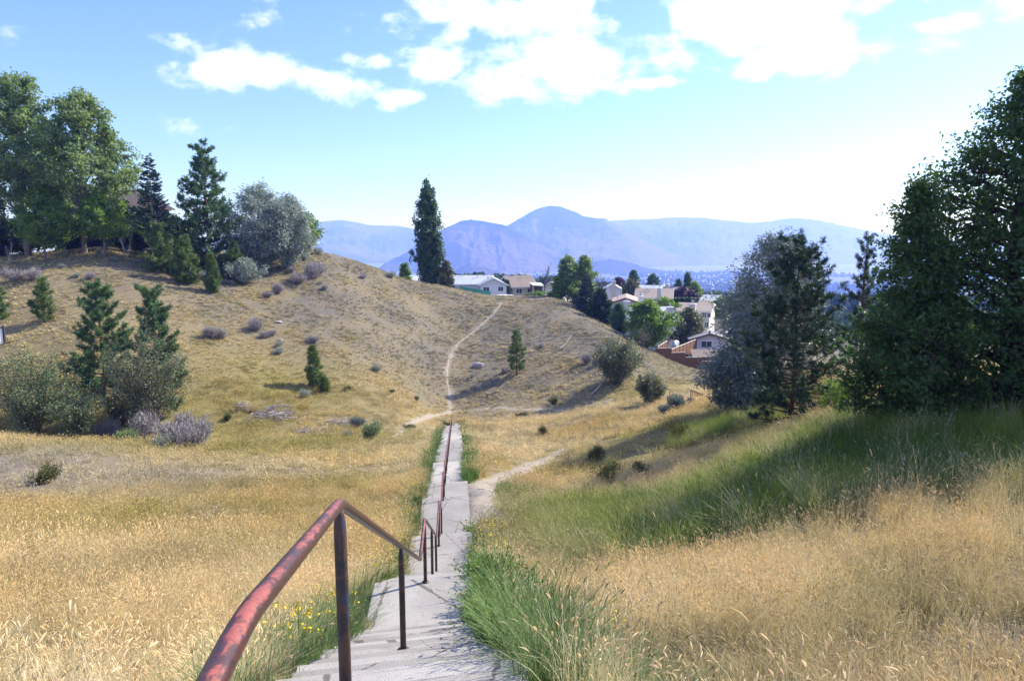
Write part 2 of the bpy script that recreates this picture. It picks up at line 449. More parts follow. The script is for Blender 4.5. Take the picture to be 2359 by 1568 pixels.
def zones(x, y):
    x = np.asarray(x, float); y = np.asarray(y, float)
    n1 = fbm(x, y, 7.0, 3, 21); n2 = fbm(x, y, 2.2, 3, 31)
    g = np.clip(bsum(GREEN, x, y) * 1.3 + 0.35 * n2 - 0.1, 0, 1)
    a_ = x / np.maximum(y, 1); g = np.maximum(g, sstep(0.13, 0.2, a_ + 0.02 * n2) * sstep(11.3, 12.4, y + 0.7 * n2 + 0.5) * (1 - sstep(15.5 + 5 * sstep(.35, .6, a_), 18.5 + 7 * sstep(.35, .6, a_), y + 1.5 * n2)) * 0.95)
    ol = np.clip(bsum(OLIVE, x, y) + 0.4 * n1 - 0.1, 0, 1)
    hs = sstep(70, 92, y + 5 * n1) * sstep(-62, -30, x + 0.1 * y)
    left = sstep(60, 80, y) * (1 - sstep(-62, -30, x + 0.1 * y))
    bare = np.clip(bsum(BARE, x, y) * 1.1 + 0.5 * n2, 0, 1) * (bsum(BARE, x, y) > 0.05)
    return g, ol, hs, left, bare, n1, n2
def lerp(a, b, t): return a * (1 - t)[:, None] + np.asarray(b)[None] * t[:, None]
def ground_col(x, y):
    g, ol, hs, left, bare, n1, n2 = zones(x, y)
    c = np.tile(np.array([[0.22, 0.175, 0.095]]), (len(x), 1))
    c = lerp(c, (0.27, 0.215, 0.125), np.clip(0.5 + n1, 0, 1))
    c = lerp(c, (0.16, 0.145, 0.125), hs * np.clip(0.85 + 0.6 * n2, 0, 1))
    c = lerp(c, (0.235, 0.19, 0.115), hs * np.clip(n1 * 1.4 - 0.15, 0, .7))
    c = lerp(c, (0.20, 0.165, 0.12), left * np.clip(0.4 + 0.9 * n2, 0, 1))
    c = lerp(c, (0.20, 0.17, 0.045), ol * 0.75)
    c = lerp(c, (0.085, 0.12, 0.022), g * 0.9)
    c = lerp(c, (0.24, 0.20, 0.16), bare); c = lerp(c, (0.095, 0.078, 0.062), bare * (y < 13))
    far = sstep(230, 600, y)
    c = lerp(c, (0.12, 0.12, 0.07), far)
    f2 = far * np.clip(0.5 + 1.6 * fbm(x, y, 350.0, 3, 77), 0, 1)
    c = lerp(c, (0.10, 0.15, 0.045), f2 * 0.8)
    f3 = far * np.clip(2.0 * fbm(x, y * 0.35, 500.0, 3, 79) - 0.1, 0, 1)
    c = lerp(c, (0.28, 0.22, 0.13), f3 * 0.8)
    return c

# ================================================================== ground sheet
NA = 400
ang = np.linspace(R(-72), R(72), NA)
rad = np.concatenate([np.geomspace(8, 300, 290), np.geomspace(308, 13000, 90)])
Rg, Ag = np.meshgrid(rad, ang, indexing='ij')
X = Rg * np.sin(Ag); Y = Rg * np.cos(Ag) - 14.0
Z = terr(X, Y)
nr = len(rad)
ii, jj = np.meshgrid(np.arange(nr - 1), np.arange(NA - 1), indexing='ij')
q = np.stack([ii * NA + jj, ii * NA + jj + 1, (ii + 1) * NA + jj + 1, (ii + 1) * NA + jj], -1).reshape(-1, 4)
gc = ground_col(X.ravel(), Y.ravel())
td = trail_dist(X.ravel(), Y.ravel())
gc = lerp(gc, (0.36, 0.30, 0.23), 1 - sstep(-0.05, 0.35, td))
m_ground, t, o = mat_new('dry_ground')
p = position(t)
va = t.new('ShaderNodeAttribute', attribute_name='gcol')
n1 = t.noise(p, 0.9, 6, 0.65); n2 = t.noise(p, 7.0, 6, 0.7); n3 = t.noise(p, 40.0, 4, 0.7)
dk = t.ramp(n2, 0.35, 0.65, 0.62, 1.18)
c = t.mix(1.0, va.outputs['Color'], dk, 'MULTIPLY')
c = t.mix(t.math('MULTIPLY', t.ramp(n1, 0.45, 0.75), 0.3), c, (0.34, 0.25, 0.12))
bh = t.math('ADD', t.math('MULTIPLY', n2, 0.7), t.math('MULTIPLY', n3, 0.3))
b = principled(t, c, 0.95, 0.1, bh, 0, 0.12, 0.9)
t.link(b.outputs[0], o.inputs[0])
ground = link('ground', mesh_np('ground', np.stack([X, Y, Z], -1), q, attrs={'gcol': gc}, smooth=True), mat=m_ground)
tag(ground, 'dry grassy hillside and gully falling away to the valley', 'ground', kind='structure')

# trails: real ribbons laid on the ground
m_trail, t, o = mat_new('trail_dirt')
p = position(t); n2 = t.noise(p, 3.0, 6, 0.7); n3 = t.noise(p, 22.0, 5, 0.7)
c = t.mix(t.ramp(n2, 0.3, 0.7), (0.25, 0.215, 0.175), (0.37, 0.32, 0.26)); c = t.mix(t.ramp(n3, 0.55, 0.75), c, (0.22, 0.18, 0.14))
b = principled(t, c, 0.95, 0.1, n3, 0, 0.04, 0.8); t.link(b.outputs[0], o.inputs[0])
for k, (Q, wd) in TR.items():
    d = np.gradient(Q, axis=0); d /= np.linalg.norm(d, axis=1)[:, None]; nrm = np.stack([-d[:, 1], d[:, 0]], 1)
    s = np.arange(len(Q)); wl = wd * 0.5 * (1 + 0.45 * fbm(s * 0.4, s * 0 + 3.0, 1.2, 2, 5)); wr = wd * 0.5 * (1 + 0.45 * fbm(s * 0.4, s * 0 + 9.0, 1.2, 2, 6))
    if k == 'side': bulge = 1 + 0.9 * np.exp(-((s * 0.4 - 7.5) / 2.2) ** 2); wl = wl * bulge; wr = wr * bulge
    cols = []
    for f in np.linspace(-1, 1, 7):
        off = np.where(f < 0, f * wl, f * wr); XY = Q + nrm * off[:, None]
        cols.append(np.stack([XY[:, 0], XY[:, 1], terr(XY[:, 0], XY[:, 1]) + 0.03 - 0.035 * abs(f) ** 2 + 0.004], 1))
    Vt = np.stack(cols, 1).reshape(-1, 3); n = len(Q)
    ii, jj = np.meshgrid(np.arange(n - 1), np.arange(6), indexing='ij')
    qq = np.stack([ii * 7 + jj, ii * 7 + jj + 1, (ii + 1) * 7 + jj + 1, (ii + 1) * 7 + jj], -1).reshape(-1, 4)
    tr = link('footpath', mesh_np('footpath', Vt, qq[:, ::-1], smooth=True), mat=m_trail)
    tag(tr, {'hill': 'narrow dirt footpath climbing the dry hillside to the saddle', 'cross': 'pale footpath crossing the gully at the foot of the hill', 'side': 'sandy footpath branching off beside the concrete stairs'}[k], 'path', kind='structure')

# ================================================================== mountains
m_mtn, t, o = mat_new('mountain_slopes')
p = position(t)
n1 = t.noise(p, 0.0011, 8, 0.62); n2 = t.noise(t.mapping(p, (1, 1, 2.5)), 0.006, 8, 0.7); n3 = t.noise(p, 0.03, 5, 0.7)
c = t.mix(t.ramp(n1, 0.42, 0.6), (0.17, 0.13, 0.09), (0.065, 0.053, 0.045))
fz = t.math('ADD', t.math('MULTIPLY', n1, 0.9), t.math('MULTIPLY', n2, 0.6))
at_f = t.new('ShaderNodeAttribute', attribute_name='forest')
fz = t.math('ADD', fz, t.math('MULTIPLY', at_f.outputs['Fac'], 0.5))
c = t.mix(t.ramp(fz, 0.80, 0.90), c, (0.022, 0.03, 0.026))
c = t.mix(t.math('MULTIPLY', t.ramp(n3, 0.55, 0.7), 0.35), c, (0.05, 0.06, 0.045))
b = principled(t, c, 1.0, 0.0, t.math('ADD', n2, t.math('MULTIPLY', n3, 0.4)), 0, 140.0, 1.0); t.link(b.outputs[0], o.inputs[0])
def mountain(sil, Rm, wmul, seed, label, gully=0.1, n_u=420, n_s=64, forest=None, pw=1.35, wadd=300):
    us = np.array([a for a, b in sil], float); vs = np.array([b for a, b in sil], float)
    U = np.linspace(us[0], us[-1], n_u)
    # smooth interpolation of the skyline
    Vv = np.interp(U, us, vs); ker = np.hanning(15); ker /= ker.sum(); Vv = np.convolve(np.pad(Vv, 7, mode='edge'), ker, 'valid')
    P = np.array([at(u, v, Rm) for u, v in zip(U, Vv)])
    H = np.maximum(P[:, 2] - VALLEY, 2.0)
    s = np.concatenate([np.linspace(0, 1, n_s), np.linspace(1.02, 1.8, 14)])
    Ss, Uu = np.meshgrid(s, np.arange(n_u), indexing='ij')
    Hh = H[Uu]; Wd = Hh * wmul + wadd
    scale = 1.0 - (1.0 - Ss) * Wd / Rm
    Xm = P[Uu, 0] * scale; Ym = Rm * scale
    pr = np.where(Ss <= 1, np.clip(Ss, 0, 1) ** pw, np.clip(1 - (Ss - 1) * 1.1, 0, 1))
    Zm = VALLEY - 12 + (Hh + 12) * pr
    xr = Xm / scale
    gl = 1 - np.abs(fbm(xr + 0.4 * Wd * (1 - Ss) * np.sin(xr / 900.0), Ym * 0.35, 420.0, 5, seed, 0.55)) * 2.2
    gl2 = (1 - np.abs(fbm(xr, Ym * 0.6, 150.0, 4, seed + 5)) * 2.4)
    env = np.clip(Ss, 0, 1) ** 0.7 * np.clip((1.0 - Ss) * 3.5, 0.0, 1) * (Ss <= 1)
    Zm = Zm + env * Hh * gully * 1.9 * (gl - 0.5) + env * Hh * gully * 0.8 * (gl2 - 0.5)
    Zm = Zm + np.where(np.abs(Ss - 1) < 0.03, 1.0, 0.35) * np.abs(fbm(xr, Ym * 0 + seed, 45.0, 3, seed + 9)) * 16
    q = np.stack([(np.arange(len(s) - 1)[:, None] * n_u + np.arange(n_u - 1)[None]), (np.arange(len(s) - 1)[:, None] * n_u + np.arange(1, n_u)[None]),
                  (np.arange(1, len(s))[:, None] * n_u + np.arange(1, n_u)[None]), (np.arange(1, len(s))[:, None] * n_u + np.arange(n_u - 1)[None])], -1).reshape(-1, 4)
    ff = np.full(Xm.size, 0.0) if forest is None else forest(Ss, U[Uu]).ravel()
    mo = link('mountain', mesh_np('mountain', np.stack([Xm, Ym, Zm], -1), q, attrs={'forest': ff}, smooth=True), mat=m_mtn)
    tag(mo, label, 'mountain', kind='structure')
mountain([(380,575),(520,545),(640,528),(720,515),(755,509),(785,507),(815,511),(845,518),(885,520),(925,522),(955,528),(1010,545),(1080,575),(1150,612)], 9500, 2.6, 11,
         'pale blue mountain far left behind the tall poplar', 0.10, forest=lambda s, u: 0.25 * np.sin(u / 40.0) * s)
mountain([(1180,540),(1330,518),(1400,509),(1450,506),(1500,505),(1560,500),(1620,502),(1680,508),(1730,513),(1770,511),(1800,505),(1830,502),(1860,504),(1900,511),(1950,521),(2000,531),(2060,543),(2150,552),(2300,560),(2500,570),(2800,575)], 8600, 2.2, 23,
         'long pale mountain range along the right of the valley', 0.14, n_u=620, forest=lambda s, u: -0.25 + 0.3 * (s > 0.93))
mountain([(1010,640),(1080,590),(1165,522),(1190,508),(1215,494),(1240,481),(1262,475),(1280,475),(1300,479),(1325,489),(1345,499),(1370,502),(1392,504),(1405,510),(1430,525),(1480,552),(1540,580),(1620,610),(1700,640)], 7000, 2.3, 37,
         'rounded dark topped mountain in the middle of the skyline', 0.10, forest=lambda s, u: 0.55 * np.clip((s - 0.55) * 3, 0, 1) * np.exp(-((u - 1285) / 110.0) ** 2))
mountain([(850,640),(885,608),(920,592),(950,572),(985,548),(1015,532),(1040,519),(1060,511),(1085,507),(1110,509),(1130,513),(1160,518),(1185,530),(1230,556),(1290,588),(1350,615),(1420,645)], 5600, 2.0, 53,
         'steep bare mountain just right of the tall poplar', 0.16, forest=lambda s, u: 0.12 * s, pw=1.2)
mountain([(980,665),(1030,640),(1060,615),(1085,606),(1105,612),(1150,628),(1200,640),(1290,655)], 4300, 1.3, 61,
         'low tan ridge at the foot of the steep bare mountain', 0.12, n_u=240, n_s=40, forest=lambda s, u: -0.3 + 0 * s, wadd=100)
mountain([(1300,632),(1350,612),(1385,600),(1410,598),(1440,604),(1480,616),(1540,626),(1600,634)], 4900, 1.3, 71,
         'low tan rounded hill at the edge of the green valley floor', 0.08, n_u=240, n_s=40, forest=lambda s, u: -0.35 + 0 * s, wadd=100)

# ================================================================== haze
m_haze = bpy.data.materials.new('haze_air'); m_haze.use_nodes = True
t = NT(m_haze.node_tree); t.n.clear(); o = t.new('ShaderNodeOutputMaterial')
pvn = t.new('ShaderNodeVolumePrincipled')
pvn.inputs['Absorption Color'].default_value = (1, 1, 1, 1); pvn.inputs['Color'].default_value = (0.19, 0.30, 1.0, 1); pvn.inputs['Density'].default_value = 2.4e-4
pvn.inputs['Anisotropy'].default_value = 0.3
t.link(pvn.outputs[0], o.inputs['Volume'])
hz = MB().box(-14500, 14500, -60, 13500, VALLEY - 30, 470).build('haze', m_haze)
tag(hz, 'blue haze hanging over the valley and mountains', 'haze', kind='stuff')

# ================================================================== concrete stairs
m_conc, t, o = mat_new('worn_concrete')
p = position(t)
n1 = t.noise(p, 1.1, 6, 0.6); n2 = t.noise(p, 14.0, 6, 0.7); n3 = t.noise(p, 90.0, 4, 0.7); n4 = t.noise(t.mapping(p, (1, 1, 1), (4, 9, 2)), 2.6, 6, 0.7, 0.6)
c = t.mix(t.ramp(n1, 0.3, 0.7), (0.31, 0.285, 0.265), (0.385, 0.36, 0.335))
c = t.mix(t.math('MULTIPLY', t.ramp(n2, 0.5, 0.75), 0.45), c, (0.20, 0.185, 0.17))
c = t.mix(t.math('MULTIPLY', t.ramp(n4, 0.56, 0.72), 0.5), c, (0.22, 0.175, 0.14))
c = t.mix(t.math('MULTIPLY', t.ramp(n3, 0.62, 0.72), 0.5), c, (0.42, 0.40, 0.38))
oi = t.new('ShaderNodeObjectInfo'); c = t.mix(1.0, c, t.ramp(oi.outputs['Random'], 0.0, 1.0, 0.80, 1.14), 'MULTIPLY')
vo = t.new('ShaderNodeTexVoronoi', feature='DISTANCE_TO_EDGE'); t.link(t.mapping(p, (1, 1, 0)), vo.inputs['Vector']); vo.inputs['Scale'].default_value = 0.55
wob = t.noise(p, 6.0, 4, 0.6); ck = t.math('ADD', vo.outputs['Distance'], t.math('MULTIPLY', t.math('SUBTRACT', wob, 0.5), 0.05))
c = t.mix(t.math('MULTIPLY', t.ramp(t.math('ABSOLUTE', ck), 0.004, 0.010, 1.0, 0.0), 0.75), c, (0.09, 0.08, 0.07))
b = principled(t, c, 0.9, 0.2, t.math('ADD', t.math('MULTIPLY', n2, 0.5), n3), 0, 0.012, 0.7); t.link(b.outputs[0], o.inputs[0])
root = empty('concrete_stairway', (st_cx(0), 0, -1.65), 'long concrete stairway dropping straight down into the gully', 'stairway')
STEP_CACHE = {}
SL = -0.0838
def step_mesh(run, thick):
    key = (round(run, 3), thick)
    if key in STEP_CACHE: return STEP_CACHE[key]
    hw = STAIR_W / 2; nx = 8
    bm = bmesh.new()
    y0, y1 = -0.03, run
    def pt(x, y, z): return (x + SL * y, y + STAIR_SKEW * x, z)
    V = [pt(*a) for a in [(-hw,y0,-thick),(hw,y0,-thick),(hw,y1,-thick),(-hw,y1,-thick),(-hw,y0,0),(hw,y0,0),(hw,y1,0),(-hw,y1,0)]]
    vs = [bm.verts.new(v) for v in V]
    for f in [(0,3,2,1),(4,5,6,7),(0,1,5,4),(1,2,6,5),(2,3,7,6),(3,0,4,7)]: bm.faces.new([vs[i] for i in f])
    bmesh.ops.bevel(bm, geom=[e for e in bm.edges if all(v.co.z > -0.01 for v in e.verts)], offset=0.014, segments=2, affect='EDGES')
    me = bpy.data.meshes.new('step'); bm.to_mesh(me); bm.free(); me.materials.append(m_conc)
    STEP_CACHE[key] = me; return me
land1 = None
for i, (y0, y1, z, kind) in enumerate(prof):
    o_ = link(kind, step_mesh(y1 - y0, 0.55), root)
    jx = 0.0 if y0 < 1 else 0.025 * math.sin(i * 2.3)
    o_.location = (st_cx(y0) + jx - root.location.x, y0, z - root.location.z)
    if kind == 'landing' and land1 is None and y0 > 5: land1 = (o_, y0, z)
# faded red mark sprayed on the landing
m_spray, t, o = mat_new('faded_red_spray')
n = t.noise(position(t), 30.0, 5, 0.7)
pb = principled(t, (0.62, 0.20, 0.21), 0.9, 0.1); tb = t.new('ShaderNodeBsdfTransparent'); ms = t.new('ShaderNodeMixShader')
t.link(t.ramp(n, 0.3, 0.75, 0.95, 0.35), ms.inputs[0]); t.link(pb.outputs[0], ms.inputs[1]); t.link(tb.outputs[0], ms.inputs[2]); t.link(ms.outputs[0], o.inputs[0])
mb = MB(); pc = at(1087, 1376, 9.6); lz = land1[2]
d = ray(1087, 1376); d = d / d[1]; Dm = lz / d[2]; mc = np.array([d[0] * Dm, Dm]) - np.array([root.location.x, 0])
def stroke(pts_, w_=0.012):
    P = np.array(pts_); tt = np.gradient(P, axis=0); tt /= np.linalg.norm(tt, axis=1)[:, None]; nn = np.stack([-tt[:, 1], tt[:, 0]], 1)
    A_ = P + nn * w_; B_ = P - nn * w_; n = len(P); zz = lz - root.location.z + 0.004
    Vv = np.concatenate([np.c_[A_, np.full(n, zz)], np.c_[B_, np.full(n, zz)]])
    mb.add(Vv, [(n + i, n + i + 1, i + 1, i) for i in range(n - 1)])
th = np.linspace(0.2, 5.9, 26); stroke(np.stack([mc[0] + 0.19 * np.cos(th), mc[1] + 0.21 * np.sin(th)], 1))
stroke([(mc[0] - 0.15, mc[1] + 0.11), (mc[0] - 0.04, mc[1] + 0.04), (mc[0] + 0.0, mc[1] - 0.0)]); stroke([(mc[0] + 0.0, mc[1] + 0.03), (mc[0] + 0.06, mc[1] + 0.06), (mc[0] + 0.10, mc[1] + 0.09)])
stroke([(mc[0] + 0.0, mc[1] + 0.02), (mc[0] + 0.05, mc[1] - 0.05), (mc[0] + 0.10, mc[1] - 0.14)])
mk = mb.build('sprayed_mark', m_spray, root); mk['label'] = 'faded red circle with strokes sprayed on the concrete'

# ================================================================== handrail
m_rail, t, o = mat_new('worn_sunside_red_pipe')
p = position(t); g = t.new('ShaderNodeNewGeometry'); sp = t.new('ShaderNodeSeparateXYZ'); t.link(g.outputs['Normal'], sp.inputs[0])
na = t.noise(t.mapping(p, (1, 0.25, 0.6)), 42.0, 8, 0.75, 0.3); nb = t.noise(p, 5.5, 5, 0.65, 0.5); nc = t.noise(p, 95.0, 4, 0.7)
up = t.math('ADD', t.math('MULTIPLY', sp.outputs[2], 0.90), t.math('MULTIPLY', sp.outputs[0], 0.36))  # worn top, leaned to the right so the sun-facing side is painted lighter
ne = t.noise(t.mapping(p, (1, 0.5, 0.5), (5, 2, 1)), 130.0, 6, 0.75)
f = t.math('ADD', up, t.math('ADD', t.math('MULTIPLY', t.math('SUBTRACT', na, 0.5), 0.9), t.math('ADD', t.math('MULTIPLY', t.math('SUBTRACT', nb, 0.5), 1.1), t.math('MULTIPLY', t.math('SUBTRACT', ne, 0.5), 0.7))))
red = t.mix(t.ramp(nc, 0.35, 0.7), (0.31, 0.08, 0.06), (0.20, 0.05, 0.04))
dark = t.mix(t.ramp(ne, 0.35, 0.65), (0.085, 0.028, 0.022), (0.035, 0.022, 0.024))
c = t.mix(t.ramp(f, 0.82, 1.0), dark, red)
c = t.mix(t.ramp(na, 0.64, 0.67), c, (0.035, 0.035, 0.06))
c = t.mix(t.math('MULTIPLY', t.ramp(nc, 0.60, 0.70), 0.5), c, (0.05, 0.03, 0.03))
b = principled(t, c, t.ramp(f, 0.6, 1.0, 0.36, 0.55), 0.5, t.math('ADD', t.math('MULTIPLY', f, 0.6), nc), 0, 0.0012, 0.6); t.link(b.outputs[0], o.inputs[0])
m_post, t, o = mat_new('rusty_dark_pipe')
p = position(t); nb = t.noise(p, 9.0, 6, 0.7, 0.4); nc = t.noise(p, 70.0, 5, 0.7); nd = t.noise(t.mapping(p, (1, 1, .35), (3, 1, 7)), 14.0, 5, 0.7)
c = t.mix(t.ramp(nb, 0.42, 0.6), (0.03, 0.027, 0.03), (0.10, 0.052, 0.036)); c = t.mix(t.ramp(nd, 0.56, 0.64), c, (0.035, 0.045, 0.085)); c = t.mix(t.math('MULTIPLY', t.ramp(nc, 0.55, 0.7), 0.6), c, (0.13, 0.06, 0.04))
b = principled(t, c, 0.55, 0.4, nc, 0, 0.002, 0.6); t.link(b.outputs[0], o.inputs[0])
RX = lambda y: st_cx(y) - 0.08
HR = 0.97
nodes = [(-1.2, -0.66), (0.4, -0.665), (1.22, -0.70), (2.72, -1.055)]
lands = [pr for pr in prof if pr[3] == 'landing' and pr[0] > 3]
for (y0, y1, z, k) in lands: nodes += [(y0 + 0.1, z + HR), (y1 - 0.05, z + HR)]
nodes[-1] = (nodes[-1][0] - 0.3, nodes[-1][1])
hr = empty('pipe_handrail', (RX(2.7), 2.7, -2.05), 'worn red steel pipe handrail running down the middle of the stairs', 'handrail')
hl = np.array(hr.location)
RXN = lambda y: RX(y) if y > 2.75 else -0.36 - 0.1375 * (max(y, -1.2) - 0.13)
NP = np.array([(RXN(y), y, z) for y, z in nodes]) - hl
def rounded(P, r=0.10, k=5):
    out = [P[0]]
    for i in range(1, len(P) - 1):
        a, b_, c_ = P[i - 1], P[i], P[i + 1]
        la = np.linalg.norm(a - b_); lc = np.linalg.norm(c_ - b_); rr = min(r, la * 0.4, lc * 0.4)
        p0 = b_ + (a - b_) / la * rr; p2 = b_ + (c_ - b_) / lc * rr
        for s_ in np.linspace(0, 1, k): out.append((1 - s_) ** 2 * p0 + 2 * s_ * (1 - s_) * b_ + s_ ** 2 * p2)
    out.append(P[-1]); return np.array(out)
rp = rounded(NP)
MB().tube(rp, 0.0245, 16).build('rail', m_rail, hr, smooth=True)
def rail_z(y):
    ys = [n[0] for n in nodes]; zs = [n[1] for n in nodes]; return float(np.interp(y, ys, zs))
def top_z(y, l=-0.08):
    yy = y - STAIR_SKEW * l
    for (y0, y1, z, k) in prof:
        if y0 <= yy < y1: return z
    return prof[-1][2]
posts = [0.1, 2.70, 5.72, 9.86, 12.6, 14.9, 17.3, 17.95]
for (y0, y1, z, k) in lands[2:]: posts += [y0 + 0.35, y1 - 0.35]
for i, y in enumerate(posts):
    zb = top_z(y) - 0.02; zt = rail_z(y) - 0.012
    Pp = np.array([(RXN(y), y, zz) for zz in (zb, zt - 0.11, zt - 0.07, zt - 0.03, zt)]) - hl
    mbp = MB(); mbp.tube(Pp, [0.0268, 0.0268, 0.025, 0.019, 0.016], 12); mbp.tube(np.array([(RXN(y), y, zb + 0.015), (RXN(y), y, zb + 0.032)]) - hl, 0.052, 12)
    mbp.build('post', m_post, hr, smooth=True)
# ================================================================== foliage builders
def diamonds(C, N, L, Wd, rg, fold=0.0):
    """leaf-shaped quads at C with normals N, lengths L and widths Wd"""
    n = len(C)
    r = rg.normal(size=(n, 3)); N = N / (np.linalg.norm(N, axis=1)[:, None] + 1e-9)
    T = np.cross(N, r); T /= np.linalg.norm(T, axis=1)[:, None] + 1e-9
    B = np.cross(N, T)
    L = np.broadcast_to(L, (n,))[:, None]; Wd = np.broadcast_to(Wd, (n,))[:, None]
    V = np.stack([C - T * L * .5, C + B * Wd * .5 - T * L * .08, C + T * L * .5, C - B * Wd * .5 - T * L * .08], 1).reshape(-1, 3)
    return V, np.arange(4 * n).reshape(-1, 4)
def dirleaves(C, D, L, Wd, rg):
    """thin quads from C along D"""
    n = len(C); D = D / (np.linalg.norm(D, axis=1)[:, None] + 1e-9)
    B = np.cross(D, rg.normal(size=(n, 3))); B /= np.linalg.norm(B, axis=1)[:, None] + 1e-9
    L = np.broadcast_to(L, (n,))[:, None]; Wd = np.broadcast_to(Wd, (n,))[:, None]
    V = np.stack([C - B * Wd * .25, C + D * L * .5 + B * Wd * .5, C + D * L, C + D * L * .5 - B * Wd * .5], 1).reshape(-1, 3)
    return V, np.arange(4 * n).reshape(-1, 4)
class FB:
    """foliage / branch collector with a per-piece random value"""
    def __init__(s): s.V = []; s.Q = []; s.T = []; s.r = []; s.p = []; s.n = 0
    def add(s, V, Q=None, T=None, rnd=None, part=0.85):
        V = np.asarray(V).reshape(-1, 3)
        if Q is not None and len(Q): s.Q.append(np.asarray(Q) + s.n)
        if T is not None and len(T): s.T.append(np.asarray(T) + s.n)
        s.V.append(V); s.n += len(V)
        s.r.append(np.broadcast_to(np.asarray(0.5 if rnd is None else rnd, float), (len(V),)).astype(float)); s.p.append(np.broadcast_to(np.asarray(part, float), (len(V),)).astype(float))
    def leaves(s, V, Q, rg): s.add(V, Q, None, np.repeat(rg.random(len(Q)), 4))
    def branch(s, pts, rad, sides=5): V, Q = tube(pts, rad, sides); s.add(V, Q)
    def mesh(s, name, mat, smooth=False):
        me = mesh_np(name, np.concatenate(s.V), np.concatenate(s.Q) if s.Q else None, np.concatenate(s.T) if s.T else None,
                     attrs={'rnd': np.concatenate(s.r), 'part': np.concatenate(s.p)}, smooth=smooth)
        me.materials.append(mat); return me

# ================================================================== grass clumps (unlinked sources for the scatter)
def grass_mat(name, transl=0.35, head=(1.12, 1.08, 1.08), low=(0.70, 0.76, 0.56)):
    m, t, o = mat_new(name)
    ti = t.new('ShaderNodeAttribute', attribute_name='tint', attribute_type='INSTANCER')
    rn = t.new('ShaderNodeAttribute', attribute_name='rnd'); pa = t.new('ShaderNodeAttribute', attribute_name='part')
    c = t.mix(rn.outputs['Fac'], t.mix(1.0, ti.outputs['Color'], (0.78, 0.80, 0.76), 'MULTIPLY'), t.mix(1.0, ti.outputs['Color'], (1.16, 1.14, 1.14), 'MULTIPLY'))
    hd = t.mix(1.0, c, head, 'MULTIPLY')
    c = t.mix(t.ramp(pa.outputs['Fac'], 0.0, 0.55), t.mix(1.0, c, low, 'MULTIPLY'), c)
    c = t.mix(t.ramp(pa.outputs['Fac'], 0.9, 0.95), c, hd)
    b = principled(t, c, 0.6, 0.2); tr = t.new('ShaderNodeBsdfTranslucent'); t.link(c, tr.inputs[0])
    ms = t.new('ShaderNodeMixShader'); ms.inputs[0].default_value = transl
    t.link(b.outputs[0], ms.inputs[1]); t.link(tr.outputs[0], ms.inputs[2]); t.link(ms.outputs[0], o.inputs[0]); return m
m_grass = grass_mat('grass_blades', 0.4)
m_flower_y = plain('yellow_petals', (0.75, 0.55, 0.02), 0.6, 0.2)

def ribbons(base, az, L, bend, wd, nseg=3):
    """curved tapering blades; returns V,Q,T and tips + tip directions"""
    n = len(base); t = np.linspace(0, 1, nseg + 1)
    h = np.stack([np.cos(az), np.sin(az), np.zeros(n)], 1)
    side = np.stack([-np.sin(az), np.cos(az), np.zeros(n)], 1)
    P = base[:, None] + h[:, None] * (L * bend)[:, None, None] * (t ** 2)[None, :, None] + np.array([0, 0, 1.0]) * (L[:, None] * (t[None] - 0.42 * np.minimum(bend, 1.6)[:, None] * t[None] ** 2))[:, :, None]
    wv_ = (wd[:, None] * (1 - 0.75 * t[None] ** 1.5))[:, :, None] * 0.5
    V = np.stack([P - side[:, None] * wv_, P + side[:, None] * wv_], 2)     # n, nseg+1, 2, 3
    k = 2 * (nseg + 1); base_i = (np.arange(n) * k)[:, None]
    Q = np.concatenate([base_i + np.array([2 * i, 2 * i + 1, 2 * i + 3, 2 * i + 2])[None] for i in range(nseg)])
    td_ = P[:, -1] - P[:, -2]; td_ /= np.linalg.norm(td_, axis=1)[:, None]
    return V.reshape(-1, 3), Q, P[:, -1], td_, k
def spindles(tip, d, L, Rr, rg, rings=((0.0, .25), (.2, .85), (.55, 1.0), (.85, .55)), sides=5):
    """bottle-brush seed heads bending over at the tip"""
    n = len(tip); a = np.cross(d, rg.normal(size=(n, 3))); a /= np.linalg.norm(a, axis=1)[:, None] + 1e-9; b = np.cross(d, a)
    hz_ = d * [1, 1, 0] + rg.normal(0, .2, d.shape) * [1, 1, 0]; V = []
    def cen(t): return tip + (d * t + (hz_ * 0.35 + np.array([0, 0, -0.30])) * t * t) * L[:, None]
    for (t, r_) in rings:
        c_ = cen(t)
        for k in range(sides):
            th = 6.2832 * k / sides; V.append(c_ + (a * math.cos(th) + b * math.sin(th)) * (Rr * r_)[:, None])
    V.append(cen(1.0)); m_ = len(rings) * sides + 1
    V = np.stack(V, 1).reshape(-1, 3); Q = []; T = []
    for r_ in range(len(rings) - 1):
        for k in range(sides): k2 = (k + 1) % sides; Q.append((r_ * sides + k, r_ * sides + k2, (r_ + 1) * sides + k2, (r_ + 1) * sides + k))
    l0 = (len(rings) - 1) * sides
    for k in range(sides): T.append((l0 + k, l0 + (k + 1) % sides, m_ - 1))
    off = (np.arange(n) * m_)[:, None, None]
    return V, (np.array(Q)[None] + off).reshape(-1, 4), (np.array(T)[None] + off).reshape(-1, 3), m_
